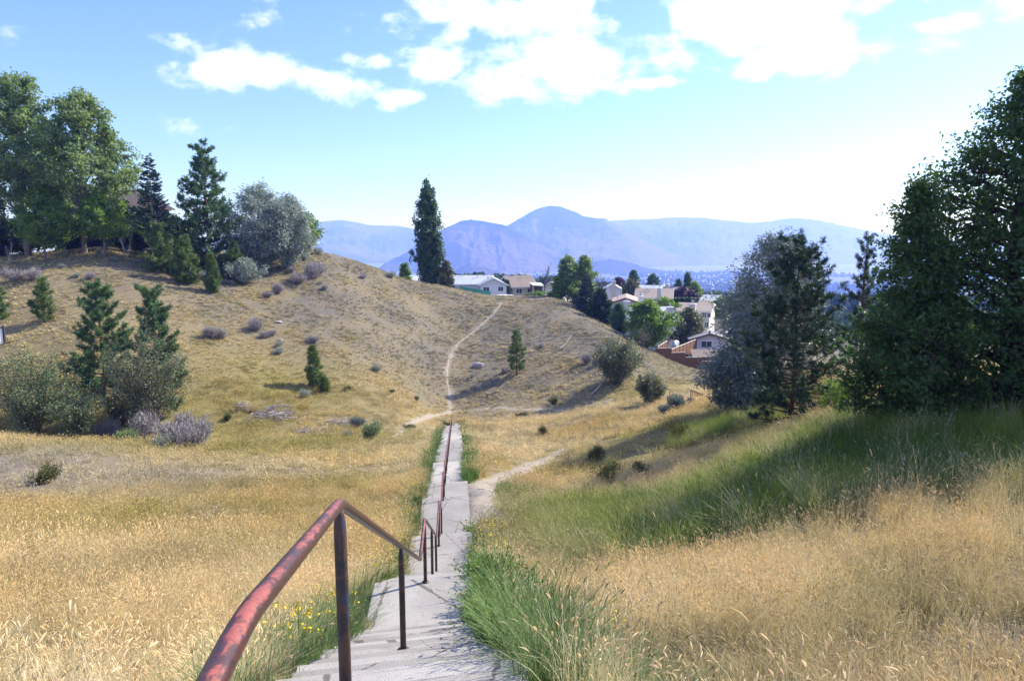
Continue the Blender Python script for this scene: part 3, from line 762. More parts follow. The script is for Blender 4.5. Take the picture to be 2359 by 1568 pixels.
def clump(seed, n_stem, n_leaf, r, h0, h1, wd, head=None, lean=(0.25, 0.9), leaf_h=(0.4, 0.75), wind=0.0, near=False):
    rg = np.random.default_rng(seed); f = FB()
    def bases(n): 
        a = rg.random(n) * 2 * math.pi; q_ = r * np.sqrt(rg.random(n)); return np.stack([q_ * np.cos(a), q_ * np.sin(a), np.full(n, -0.03)], 1), a
    if n_stem:
        b_, a = bases(n_stem); az = np.where(rg.random(n_stem) < 0.35 + wind, rg.normal(math.pi * .95, 0.5, n_stem), a + rg.normal(0, .7, n_stem))
        L = rg.uniform(h0, h1, n_stem); bd = rg.uniform(lean[0], lean[1], n_stem) * 0.6
        V, Q, tip, d, k = ribbons(b_, az, L, bd, np.full(n_stem, wd * 0.6), 3)
        f.add(V, Q, None, np.repeat(rg.random(n_stem), k), np.tile(np.repeat(np.linspace(0, .8, k // 2), 2), n_stem))
        if head:
            hm = rg.random(n_stem) < (0.62 if near else 0.7); tip = tip[hm]; d = d[hm]; n_stem = len(tip)
            V, Qh, T, mh = spindles(tip, d, rg.uniform(0.7, 1.3, n_stem) * head[0], rg.uniform(0.8, 1.2, n_stem) * head[1], rg, **({} if near else dict(rings=((0.0, .4), (.45, 1.0)), sides=3)))
            f.add(V, Qh, T, np.repeat(rg.random(n_stem), mh), 1)
    if n_leaf:
        b_, a = bases(n_leaf); az = a + rg.normal(0, .9, n_leaf); L = rg.uniform(h0 * leaf_h[0], h1 * leaf_h[1], n_leaf)
        V, Q, tip, d, k = ribbons(b_, az, L, rg.uniform(lean[0], lean[1] * 1.3, n_leaf), np.full(n_leaf, wd), 3)
        f.add(V, Q, None, np.repeat(rg.random(n_leaf), k), np.tile(np.repeat(np.linspace(0, .8, k // 2), 2), n_leaf))
    return f.mesh('grass_clump', m_grass)
def weed(seed, n_st, h, leaf, nl, flower=None, r=0.14):
    """low leafy green weed"""
    rg = np.random.default_rng(seed); f = FB()
    for i in range(n_st):
        a = rg.random() * 6.28; L = h * rg.uniform(.55, 1); le = rg.uniform(.2, .8)
        b0 = np.array([r * rg.random() * math.cos(a), r * rg.random() * math.sin(a), -0.02])
        t = np.linspace(0, 1, 5)[:, None]
        P = b0 + t * np.array([0, 0, L]) + t ** 2 * np.array([math.cos(a), math.sin(a), 0]) * L * le
        f.branch(P, [.004, .0035, .003, .002, .001], 3)
        tt = rg.uniform(.15, 1, nl); C = np.stack([np.interp(tt, t[:, 0], P[:, k]) for k in range(3)], 1) + rg.normal(0, .012, (nl, 3))
        V, Q = dirleaves(C, rg.normal(size=(nl, 3)) * [1, 1, .6] + [0, 0, .35], leaf * rg.uniform(.6, 1.2, nl), leaf * .42, rg); f.leaves(V, Q, rg)
        if flower:
            C = P[-1] + rg.normal(0, .015, (flower, 3)); V, Q = diamonds(C, rg.normal(size=(flower, 3)) + [0, 0, 1], .016, .016, rg); f.add(V, Q, None, 0.5, 1)
    return f
def src(name, meshes):
    c = bpy.data.collections.new(name)
    for i, me in enumerate(meshes):
        o_ = bpy.data.objects.new('%s_%02d' % (name, i), me); c.objects.link(o_)
    return c
C_NEAR = src('near_grass', [clump(100 + i, 34, 44, 0.16, 0.34, 0.64, 0.0044, (0.055, 0.0048), (0.1, 0.8), (0.4, 0.78), wind=0.12, near=True) for i in range(6)])
C_MID = src('mid_grass', [clump(120 + i, 26, 30, 0.26, 0.36, 0.62, 0.009, (0.07, 0.0085), (0.15, 0.85), wind=0.1) for i in range(4)])
C_FAR = src('far_grass', [clump(140 + i, 10, 16, 0.26, 0.24, 0.42, 0.024, (0.09, 0.016), (0.3, 1.0)) for i in range(4)])
C_TUFT = src('bunch_grass', [clump(160 + i, 0, 30, 0.15, 0.22, 0.40, 0.022, None, (0.25, 1.0), (0.6, 1.0)) for i in range(4)])
C_LUSH = src('lush_grass', [clump(180 + i, 5, 46, 0.20, 0.42, 0.85, 0.0095, (0.10, 0.006), (0.15, 0.7), (0.55, 1.0)) for i in range(4)])
C_WEED = src('leafy_weed', [weed(200 + i, 12, 0.34, 0.045, 16).mesh('weed', m_grass) for i in range(3)])

def scatter(name, coll, P, rot, scl, tint, label, cat='grass', parent=None):
    n = len(P); me = bpy.data.meshes.new(name)
    me.vertices.add(n); me.vertices.foreach_set('co', np.asarray(P, np.float32).ravel())
    def vec(k, arr):
        a = me.attributes.new(k, 'FLOAT_VECTOR', 'POINT'); a.data.foreach_set('vector', np.asarray(arr, np.float32).ravel())
    vec('rot', rot); vec('scl', scl)
    a = me.attributes.new('tint', 'FLOAT_COLOR', 'POINT'); a.data.foreach_set('color', np.concatenate([tint, np.ones((n, 1))], 1).astype(np.float32).ravel())
    a = me.attributes.new('idx', 'INT', 'POINT'); a.data.foreach_set('value', rng.integers(0, len(coll.objects), n).astype(np.int32))
    ob = link(name, me)
    ng = bpy.data.node_groups.new(name + '_nodes', 'GeometryNodeTree')
    ng.interface.new_socket('Geometry', in_out='INPUT', socket_type='NodeSocketGeometry'); ng.interface.new_socket('Geometry', in_out='OUTPUT', socket_type='NodeSocketGeometry')
    N = ng.nodes; gi = N.new('NodeGroupInput'); go = N.new('NodeGroupOutput'); ip = N.new('GeometryNodeInstanceOnPoints'); ci = N.new('GeometryNodeCollectionInfo')
    ci.inputs[0].default_value = coll; ci.inputs[1].default_value = True; ci.inputs[2].default_value = True
    def na(k, dt):
        x = N.new('GeometryNodeInputNamedAttribute'); x.data_type = dt; x.inputs[0].default_value = k
        return [s_ for s_ in x.outputs if s_.enabled][0]
    Lk = ng.links.new
    Lk(gi.outputs[0], ip.inputs['Points']); Lk(ci.outputs[0], ip.inputs['Instance']); ip.inputs['Pick Instance'].default_value = True
    Lk(na('idx', 'INT'), ip.inputs['Instance Index']); Lk(na('rot', 'FLOAT_VECTOR'), ip.inputs['Rotation']); Lk(na('scl', 'FLOAT_VECTOR'), ip.inputs['Scale'])
    Lk(ip.outputs[0], go.inputs[0])
    md = ob.modifiers.new('scatter', 'NODES'); md.node_group = ng
    tag(ob, label, cat, kind='stuff'); return ob

def wedge(D0, D1, dens, a0=-0.86, a1=0.86, seed=1):
    rg = np.random.default_rng(seed); area = 0.5 * (math.atan(a1) - math.atan(a0)) * (D1 ** 2 - D0 ** 2)
    n = int(area * dens); r = np.sqrt(rg.uniform(D0 ** 2, D1 ** 2, n)); th = rg.uniform(math.atan(a0), math.atan(a1), n)
    return r * np.sin(th), r * np.cos(th), rg
def stair_l(x, y): return x - st_cx(y)
GOLD = np.array([0.66, 0.50, 0.225]); STRAW = np.array([0.80, 0.68, 0.44]); OLIVEC = np.array([0.38, 0.33, 0.09]); GREENC = np.array([0.09, 0.155, 0.022]); GREY = np.array([0.385, 0.345, 0.27]); LIME = np.array([0.27, 0.33, 0.045])
def tints(x, y, rg, far=0.0):
    g, ol, hs, left, bare, n1, n2 = zones(x, y); n = len(x)
    c = np.tile(GOLD[None], (n, 1)); rj = rg.random(n)
    c = lerp(c, STRAW, np.clip(0.35 + 0.9 * n1 + 0.5 * (rj - .5), 0, 1))
    c = lerp(c, OLIVEC, np.clip(ol * 0.85 + 0.35 * np.clip(n2, 0, 1) + 0.25 * (rj - 0.6), 0, 0.9))
    c = lerp(c, GREY, hs * np.clip(0.55 + 0.5 * n2, 0, 1))
    c = lerp(c, GOLD, hs * np.clip(n1 * 1.6, 0, 0.8))
    c = lerp(c, GREY * 1.1, bare * 0.75)
    c = lerp(c, STRAW, (1 - sstep(11, 20, y)) * np.clip(0.38 + 0.5 * n2, 0, .75))
    n3 = fbm(x, y, 3.1, 3, 71); c = lerp(c, (0.34, 0.285, 0.14), (1 - hs) * np.clip(n3 * 1.8 - 0.25, 0, 0.75))
    dk_ = (rg.random(n) < 0.34) * np.clip(hs + left * .7, 0, 1); c = lerp(c, (0.20, 0.175, 0.15), dk_ * 0.85)
    gl = np.clip(g * 1.15, 0, 1)
    n4 = fbm(x, y, 1.3, 2, 81); r2 = rg.random(n)
    c = lerp(c, GREENC, gl); c = lerp(c, LIME, gl * np.clip(0.45 + n2 + 0.6 * n4, 0, 0.9)); c = lerp(c, STRAW * .85, gl * (r2 < 0.09 + 0.3 * np.clip(n4, 0, 1)) * 0.8)
    return c * rg.uniform(0.88, 1.12, n)[:, None]
def do_scatter(name, coll, x, y, rg, s0, s1, label, keep=None, tint=None, tilt=0.16, zs=1.0, cat='grass', edge=0.9):
    l = np.abs(stair_l(x, y)); ok = ~((l < edge) & (y < ST_END + 0.4)) & (trail_dist(x, y) > np.where(y < 45, 0.2, 0.06))
    if keep is not None: ok &= keep
    x, y = x[ok], y[ok]; n = len(x); z = terr(x, y)
    tn = tints(x, y, rg) if tint is None else tint(x, y, rg)
    rot = np.stack([rg.normal(0, tilt, n), rg.normal(0, tilt, n), rg.uniform(0, 6.283, n)], 1)
    s = rg.uniform(s0, s1, n); hv = 1 + 0.38 * fbm(x, y, 1.6, 2, 41)
    return scatter(name, coll, np.stack([x, y, z], 1), rot, np.stack([s, s, s * zs * hv], 1), tn, label, cat)

# foreground (3-13 m)
x, y, rg = wedge(3.3, 14.5, 46, -1.0, 1.0, 1); g, ol, hs, left, bare, n1, n2 = zones(x, y)
th_ = rg.random(len(x)); patch = fbm(x, y, 0.9, 2, 61)
do_scatter('foreground_grass', C_NEAR, x, y, rg, 0.75, 1.18, 'tall golden seed headed grass covering the near slopes', keep=(th_ < np.clip(0.62 + 1.0 * patch + 0.3 * n2, .12, 1)) & (rg.random(len(x)) > g * 0.93) & (rg.random(len(x)) > bare * 0.8), edge=1.02)
x, y, rg = wedge(14, 33, 18, -0.9, 0.9, 2); g, ol, hs, left, bare, n1, n2 = zones(x, y); th_ = rg.random(len(x))
do_scatter('midslope_grass', C_MID, x, y, rg, 0.8, 1.25, 'golden dry grass on the slope either side of the stairs', keep=(rg.random(len(x)) > g * 0.88) & (rg.random(len(x)) > bare * 0.62) & (th_ < np.clip(0.60 + 1.1 * fbm(x, y, 1.5, 2, 63) + 0.5 * n2, .1, 1)), edge=1.0)
x, y, rg = wedge(32, 74, 8.5, -0.86, 0.86, 3); g, ol, hs, left, bare, n1, n2 = zones(x, y); th_ = rg.random(len(x))
do_scatter('gully_grass', C_FAR, x, y, rg, 0.9, 1.5, 'dry yellow grass filling the gully bottom', keep=(g < 0.65) & (rg.random(len(x)) > bare * 0.62) & (th_ < np.clip(0.55 + 1.0 * fbm(x, y, 2.2, 2, 65) + 0.5 * n2, .1, 1)), edge=1.05)
x, y, rg = wedge(72, 150, 10.0, -0.86, 0.62, 4); g, ol, hs, left, bare, n1, n2 = zones(x, y); th_ = rg.random(len(x))
do_scatter('hillside_grass', C_TUFT, x, y, rg, 0.45, 1.2, 'short bunch grass dotted over the far hillside', keep=(th_ < np.clip(0.6 + 0.9 * fbm(x, y, 2.6, 2, 67) + 0.3 * n2, .08, 1)) & (np.hypot(x, y) > 73))
x, y, rg = wedge(5, 52, 16, -0.06, 0.95, 5); g, ol, hs, left, bare, n1, n2 = zones(x, y)
do_scatter('lush_grass', C_LUSH, x, y, rg, 0.75, 1.35, 'lush green grass in the hollow under the big tree', keep=(g > 0.36) & (rg.random(len(x)) < 0.35 + g))
C_TALL = src('tall_grass', [clump(190 + i, 9, 8, 0.12, 0.65, 1.05, 0.0052, (0.11, 0.0045), (0.15, 0.8), (0.4, 0.8), near=True) for i in range(3)])
x, y, rg = wedge(3.8, 13.5, 1.9, -0.95, 0.95, 6)
do_scatter('tall_wild_rye', C_TALL, x, y, rg, 0.75, 1.1, 'tall pale rye stems standing above the golden grass', keep=(np.abs(stair_l(x, y)) > 1.5) & (rg.random(len(x)) < 0.35 + 0.65 * (x > 0)), tint=lambda x, y, rg: np.array([0.62, 0.52, 0.30]) * rg.uniform(.75, 1.15, len(x))[:, None])
# weeds in the trodden corner
x, y, rg = wedge(3.6, 6.2, 5, 0.45, 0.9, 7)
do_scatter('corner_weeds', C_WEED, x, y, rg, 0.35, 0.7, 'low green weeds on the bare soil at lower right', tint=lambda x, y, rg: np.array([0.12, 0.17, 0.05]) * rg.uniform(.7, 1.3, len(x))[:, None], cat='weeds')
# green weeds hugging the stairs
def strip(n, y0, y1, l0, l1, seed):
    rg = np.random.default_rng(seed); yy = rg.uniform(y0, y1, n); ll = l0 + (l1 - l0) * rg.random(n) ** 1.4; return st_cx(yy) + ll, yy, rg
weed_t = lambda x, y, rg: np.array([0.13, 0.22, 0.045]) * rg.uniform(0.75, 1.25, len(x))[:, None] * np.array([1, 1, 1.0])
blue_t = lambda x, y, rg: np.array([0.17, 0.25, 0.09]) * rg.uniform(0.75, 1.25, len(x))[:, None]
x, y, rg = strip(420, 5.0, 10.5, 0.78, 1.75, 11); x2, y2, _ = strip(330, 10.5, 40, 0.86, 1.45, 12); x3, y3, _ = strip(110, 25, 27.5, 0.9, 3.4, 13); x4, y4, _ = strip(200, 30, 74, 0.86, 1.8, 14)
x5, y5, _ = strip(240, 11, 74, -0.86, -1.5, 15)
do_scatter('stairside_weeds', C_WEED, np.concatenate([x, x2, x3, x4, x5]), np.concatenate([y, y2, y3, y4, y5]), rg, 0.7, 1.5, 'leafy green weeds growing along both edges of the stairs', tint=weed_t, cat='weeds', edge=0.74)
x, y, rg = strip(260, 3.5, 9.5, 0.82, 2.3, 16); x2, y2, _ = strip(90, 4, 10, -0.86, -1.5, 17); x3, y3, _ = strip(160, 10, 42, 0.86, 1.5, 18); x4, y4, _ = strip(160, 12, 60, -0.86, -1.4, 19)
do_scatter('stairside_grass', C_LUSH, np.concatenate([x, x2, x3, x4]), np.concatenate([y, y2, y3, y4]), rg, 0.5, 0.95, 'blue green grass beside the lower landing and steps', tint=blue_t, edge=0.8)
# ================================================================== trees and shrubs
m_bark_d = plain('dark_bark', (0.075, 0.055, 0.042), 0.95, 0.1, 0.35, 6.0, 30.0, bdist=0.03)
m_bark_g = plain('grey_bark', (0.20, 0.175, 0.15), 0.95, 0.1, 0.35, 4.0, 25.0, bdist=0.03)
m_bark_p = plain('pale_bark', (0.36, 0.32, 0.28), 0.9, 0.1, 0.3, 4.0, 25.0, bdist=0.02)
m_bark_r = plain('pine_bark', (0.13, 0.08, 0.055), 0.95, 0.1, 0.35, 6.0, 30.0, bdist=0.03)
m_twig = plain('twig_bark', (0.16, 0.125, 0.10), 0.95, 0.1, 0.3, 6.0)
L_COTTON = leaf_mat('cottonwood_leaves', (0.118, 0.183, 0.065), (0.277, 0.354, 0.142), None, 0.42, 0.55, 0.25)
L_BRIGHT = leaf_mat('maple_leaves', (0.10, 0.18, 0.03), (0.22, 0.32, 0.06), None, 0.45, 0.55, 0.25)
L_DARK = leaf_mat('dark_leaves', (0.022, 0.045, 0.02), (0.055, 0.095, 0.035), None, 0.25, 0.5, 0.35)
L_POPLAR = leaf_mat('poplar_leaves', (0.045, 0.09, 0.042), (0.115, 0.185, 0.075), None, 0.36, 0.55, 0.25)
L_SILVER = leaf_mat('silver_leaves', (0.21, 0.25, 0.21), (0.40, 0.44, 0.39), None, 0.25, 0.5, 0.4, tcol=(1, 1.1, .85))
L_SILVERD = leaf_mat('shaded_olive_leaves', (0.13, 0.16, 0.14), (0.26, 0.295, 0.265), None, 0.25, 0.5, 0.35, tcol=(1, 1.1, .85))  # darker copy of the silver leaves, backlit shade put into the colour
L_RIGHT = leaf_mat('broad_tree_leaves', (0.042, 0.084, 0.029), (0.102, 0.174, 0.050), None, 0.45, 0.55, 0.25)
L_OLIVE = leaf_mat('olive_leaves', (0.075, 0.085, 0.03), (0.15, 0.155, 0.06), None, 0.3, 0.5, 0.3)
L_BUSH = leaf_mat('bush_leaves', (0.079, 0.099, 0.059), (0.198, 0.224, 0.132), (0.45, 0.26, 0.03), 0.25, 0.5, 0.4)
L_BUSHY = leaf_mat('bush_leaves_yellowing', (0.078, 0.108, 0.054), (0.180, 0.228, 0.120), (0.62, 0.36, 0.02), 0.25, 0.5, 0.4)
L_PURPLE = leaf_mat('purple_leaves', (0.03, 0.012, 0.02), (0.075, 0.03, 0.045), None, 0.2, 0.5, 0.35, tcol=(1.3, .7, .8))
N_PINE = leaf_mat('pine_needles', (0.05, 0.11, 0.045), (0.135, 0.215, 0.085), None, 0.22, 0.5, 0.3)
N_PINEY = leaf_mat('young_pine_needles', (0.069, 0.125, 0.037), (0.175, 0.237, 0.069), None, 0.25, 0.5, 0.3)
N_PINED = leaf_mat('dark_pine_needles', (0.016, 0.045, 0.026), (0.04, 0.085, 0.04), None, 0.2, 0.5, 0.3)
N_SPRUCE = leaf_mat('spruce_needles', (0.023, 0.052, 0.039), (0.065, 0.111, 0.078), None, 0.15, 0.5, 0.3)
L_SAGE = leaf_mat('sage_leaves', (0.21, 0.23, 0.18), (0.40, 0.42, 0.35), None, 0.2, 0.7, 0.2, tcol=(1, 1, .9))
L_SAGEG = leaf_mat('grey_brush', (0.25, 0.225, 0.225), (0.42, 0.385, 0.385), None, 0.1, 0.8, 0.1, tcol=(1, 1, .95))
L_SAGEB = leaf_mat('blue_sage_leaves', (0.12, 0.155, 0.135), (0.23, 0.28, 0.25), None, 0.2, 0.7, 0.2, tcol=(1, 1, 1))
L_RABBIT = leaf_mat('rabbitbrush_leaves', (0.16, 0.21, 0.09), (0.28, 0.34, 0.17), None, 0.25, 0.7, 0.2, tcol=(1, 1, .9))

def unit(v): return v / (np.linalg.norm(v) + 1e-9)
def curve(a, b, sag, n=5, rg=None, wob=0.0):
    t = np.linspace(0, 1, n)[:, None]; P = a + (b - a) * t; P[:, 2] += sag * np.sin(np.pi * t[:, 0]) 
    if rg is not None and wob > 0: P[1:-1] += rg.normal(0, wob, (n - 2, 3))
    return P

def assemble(name, label, cat, base, fb_wood, m_wood, fb_leaf, m_leaf, group=None, wood='trunk', crown='crown', rz=0.0):
    r = empty(name, base, label, cat, group, rz)
    if fb_wood is not None and fb_wood.n: link(wood, fb_wood.mesh(wood, m_wood, True), r)
    if fb_leaf is not None and fb_leaf.n: link(crown, fb_leaf.mesh(crown, m_leaf), r)
    return r

def broad(name, label, base, H, Rad, prof_, m_leaf, m_wood=m_bark_g, seed=0, n_limb=26, n_leaf=16000, leaf=(0.16, 0.13), clump_s=0.55, t0=0.2, tr=0.22, lean=(0, 0),
          up=0.55, sub=4, cat='tree', group=None, fill=0.55, tc=None, vol=0.6, trunk_top=0.93, droop=0.0, squash=0.75, narrow=False, sides=7):
    """trunk, limbs, branchlets and a crown of leaf clumps; prof_(t) = crown radius / Rad at height fraction t"""
    rg = np.random.default_rng(seed); wd = FB(); lf = FB()
    tn = 9; t = np.linspace(0, 1, tn)
    T = np.stack([lean[0] * t ** 1.3, lean[1] * t ** 1.3, H * trunk_top * t], 1); T[1:, :2] += np.cumsum(rg.normal(0, H * 0.006, (tn - 1, 2)), 0)
    wd.branch(T, tr * (1 - t) ** 0.75 * 0.95 + 0.02, sides)
    C = []; Wt = []
    tc_ = t0 if tc is None else tc
    for i in range(n_limb):
        f = (i + 0.5) / n_limb
        az_ = i * 2.39996 + rg.normal(0, 0.3)
        he = tc_ + (0.97 - tc_) * f ** 0.9
        hs = max(t0 * 0.8, he - up * (0.10 + 0.14 * rg.random()) * (0.4 + prof_(he))) if he > t0 else max(0.04, he + 0.05)
        hs = min(hs, trunk_top * 0.97)
        s0_ = np.array([np.interp(hs, t * trunk_top, T[:, k]) for k in range(3)])
        rr = Rad * prof_(he) * (rg.uniform(0.62, 1.0) if rg.random() < .7 else rg.uniform(1.0, 1.22))
        e = np.array([lean[0] * he + rr * math.cos(az_), lean[1] * he + rr * math.sin(az_), H * he])
        P = curve(s0_, e, rr * 0.10 - droop * rr * .2, 6, rg, rr * 0.035)
        r0 = tr * (1 - hs) ** 0.8 * 0.42 + 0.012
        wd.branch(P, np.linspace(r0, 0.008, 6), 5)
        ends = [(P[3], 0.8), (P[4], 1.0), (P[5], 1.0)]
        if fill > 0.3: ends.append((P[2], 0.5))
        for k in range(sub):
            q = rg.uniform(0.35, 0.9); a0 = P[0] + 0; a0 = np.array([np.interp(q * 5, np.arange(6), P[:, j]) for j in range(3)])
            d = unit(unit(P[5] - P[0]) + rg.normal(0, 0.65, 3) + np.array([0, 0, 0.25 - droop])); ln = rr * rg.uniform(0.18, 0.42) + clump_s * 0.4
            b_ = a0 + d * ln; wd.branch(curve(a0, b_, 0, 3), [r0 * .4 + .004, r0 * .25 + .003, .003], 3); ends += [(b_, 1.0), ((a0 + b_) / 2, 0.6)]
        for (c_, w_) in ends: C.append(c_); Wt.append(w_ * (0.35 + rr / (Rad + 1e-6)))
    top = T[-1]; 
    for k in range(4): C.append(top + np.array([0, 0, H * (1 - trunk_top) * (0.2 + 0.25 * k)]) + rg.normal(0, 0.02 * Rad, 3)); Wt.append(0.35)
    C = np.array(C); Wt = np.array(Wt)
    nv = int(len(C) * vol)
    if nv:
        hv = tc_ + (0.99 - tc_) * rg.random(nv * 3); pv_ = np.array([prof_(q_) for q_ in hv]); kp = rg.random(nv * 3) < pv_ ** 1.3; hv = hv[kp][:nv]; pv_ = pv_[kp][:nv]
        av = rg.random(len(hv)) * 6.283; rv_ = Rad * pv_ * rg.random(len(hv)) ** 0.5 * 0.82
        C = np.concatenate([C, np.stack([lean[0] * hv + rv_ * np.cos(av), lean[1] * hv + rv_ * np.sin(av), H * hv], 1)]); Wt = np.concatenate([Wt, np.full(len(hv), 0.9)])
    Wt = Wt * rg.uniform(0.4, 1.5, len(C)); Wt /= Wt.sum()
    cnt = rg.multinomial(n_leaf, Wt); idx = np.repeat(np.arange(len(C)), cnt)
    sz = (clump_s * rg.uniform(0.6, 1.35, len(C)))[idx]
    dv = rg.normal(size=(len(idx), 3)); dv = dv / (np.linalg.norm(dv, axis=1)[:, None] + 1e-9) * (rg.random(len(idx)) ** 0.55)[:, None]
    Pc = C[idx] + dv * sz[:, None] * np.array([1, 1, squash]) - np.array([0, 0, 1.0]) * droop * (sz * rg.random(len(idx)))[:, None] * 0.8
    axis = np.stack([lean[0] * Pc[:, 2] / H, lean[1] * Pc[:, 2] / H, Pc[:, 2]], 1)
    outw = Pc - axis; outw /= np.linalg.norm(outw, axis=1)[:, None] + 1e-9
    Pc[:, 2] = np.maximum(Pc[:, 2], 0.1)
    if narrow:
        V, Q = dirleaves(Pc, dv * 0.8 + outw * 0.5 + np.array([0, 0, 0.1 - droop]) + rg.normal(0, .5, Pc.shape), leaf[0] * rg.uniform(.7, 1.3, len(Pc)), leaf[1], rg)
    else:
        V, Q = diamonds(Pc, rg.normal(0, .75, Pc.shape) + outw * 0.45 + np.array([0, 0, 0.55]), leaf[0] * rg.uniform(.7, 1.3, len(Pc)), leaf[1] * rg.uniform(.7, 1.3, len(Pc)), rg)
    lf.leaves(V, Q, rg)
    return assemble(name, label, cat, base, wd, m_wood, lf, m_leaf, group)

def pine(name, label, base, H, Rad, m_leaf=N_PINE, m_wood=m_bark_r, seed=0, levels=12, per=5, tufts=6, needle=0.2, nn=16, t0=0.12, cat='tree', group=None, pw=0.8, up=0.35, wdt=0.02, tr=None, open_=0.0, tsz=1.0):
    rg = np.random.default_rng(seed); wd = FB(); lf = FB(); tr = tr or H * 0.016
    T = np.array([(0, 0, 0), (.01 * H, 0, .3 * H), (0, .008 * H, .65 * H), (0, 0, H * .985)]); wd.branch(T, [tr, tr * .75, tr * .45, .012], 7)
    C = [np.array([0, 0, H * .97])]; D = [np.array([0, 0, 1.0])]
    for i in range(levels):
        f = t0 + (0.97 - t0) * (i / (levels - 1)); L0 = Rad * max(0.10, (1 - f) / (1 - t0)) ** pw
        if f < t0 + 0.12: L0 *= 0.75
        for k in range(per):
            if rg.random() < open_: continue
            a = k * 6.283 / per + i * 0.9 + rg.normal(0, .25); L = L0 * rg.uniform(.5, 1.18)
            s0_ = np.array([0, 0, H * f + rg.normal(0, .02 * H)]); el_ = up * (0.35 + 0.9 * f) + rg.normal(0, .1)
            e = s0_ + L * np.array([math.cos(a) * math.cos(el_), math.sin(a) * math.cos(el_), math.sin(el_)])
            P = curve(s0_, e, -0.08 * L, 5); P[-1, 2] += 0.10 * L
            wd.branch(P, np.linspace(tr * .28 * (1 - f) + .012, .006, 5), 4)
            C.append(P[-1]); D.append(unit(P[-1] - P[-2] + np.array([0, 0, .25])))
            nt = max(1, int(tufts * (L / Rad) * 1.3 + 0.5))
            for j in range(nt):
                q = rg.uniform(.30, .95); c0 = np.array([np.interp(q * 4, np.arange(5), P[:, m_]) for m_ in range(3)])
                d = unit(unit(e - s0_) * .6 + rg.normal(0, .55, 3) + np.array([0, 0, .35])); ln = (0.12 + .22 * rg.random()) * L * (1.15 - q) + .08
                c1 = c0 + d * ln; wd.branch(np.array([c0, c1]), [.008, .004], 3); C.append(c1); D.append(d)
    C = np.array(C); D = np.array(D); m_ = len(C)
    idx = np.repeat(np.arange(m_), nn)
    dv = D[idx] * 0.55 + rg.normal(0, .62, (len(idx), 3)); 
    st_ = C[idx] - D[idx] * (rg.random(len(idx)) * needle * 1.1)[:, None]
    V, Q = dirleaves(st_, dv, needle * tsz * rg.uniform(.7, 1.15, len(idx)), wdt, rg)
    rr_ = np.repeat(np.clip(rg.normal(.5, .22, m_), 0, 1), nn) * .75 + rg.random(len(idx)) * .25
    lf.add(V, Q, None, np.repeat(rr_, 4))
    return assemble(name, label, cat, base, wd, m_wood, lf, m_leaf, group)

def spruce(name, label, base, H, Rad, m_leaf=N_SPRUCE, m_wood=m_bark_p, seed=0, levels=20, per=6, t0=0.3, cat='tree', group=None, dens=18, ndl=0.22, up=0.12, wdt=0.05, pw=0.85):
    rg = np.random.default_rng(seed); wd = FB(); lf = FB(); tr = H * 0.012
    wd.branch(np.array([(0, 0, 0), (0.02, 0, H * .5), (0, 0, H)]), [tr, tr * .6, .01], 6)
    Cs = []; Ds = []
    for i in range(levels):
        f = t0 + (0.985 - t0) * i / (levels - 1); L0 = Rad * ((1 - f) / (1 - t0)) ** pw + 0.05
        for k in range(per):
            a = k * 6.283 / per + i * 1.1 + rg.normal(0, .2); L = L0 * rg.uniform(.75, 1.12)
            s0_ = np.array([0, 0, H * (f + rg.normal(0, .013))]); hd = np.array([math.cos(a), math.sin(a), 0]); sd_ = np.array([-math.sin(a), math.cos(a), 0])
            tt = np.linspace(0, 1, 5); P = s0_ + hd * (L * tt)[:, None] + np.array([0, 0, 1.0]) * (L * (up * tt - 0.28 * tt * (1 - tt) * 2 + .12 * tt ** 3))[:, None]
            wd.branch(P, np.linspace(.02, .005, 5), 3)
            n = max(5, int(dens * L)); q = rg.uniform(.12, 1, n); c0 = np.stack([np.interp(q, tt, P[:, m_]) for m_ in range(3)], 1)
            side = rg.choice([-1, 1], n)[:, None]
            dd = hd * .8 + sd_ * side * rg.uniform(.3, 1.0, n)[:, None] + np.array([0, 0, 1]) * rg.normal(-.12, .16, n)[:, None]
            Cs.append(c0); Ds.append(dd)
    C = np.concatenate(Cs); D = np.concatenate(Ds)
    V, Q = dirleaves(C, D, ndl * rg.uniform(.6, 1.3, len(C)), wdt, rg); lf.leaves(V, Q, rg)
    return assemble(name, label, cat, base, wd, m_wood, lf, m_leaf, group)

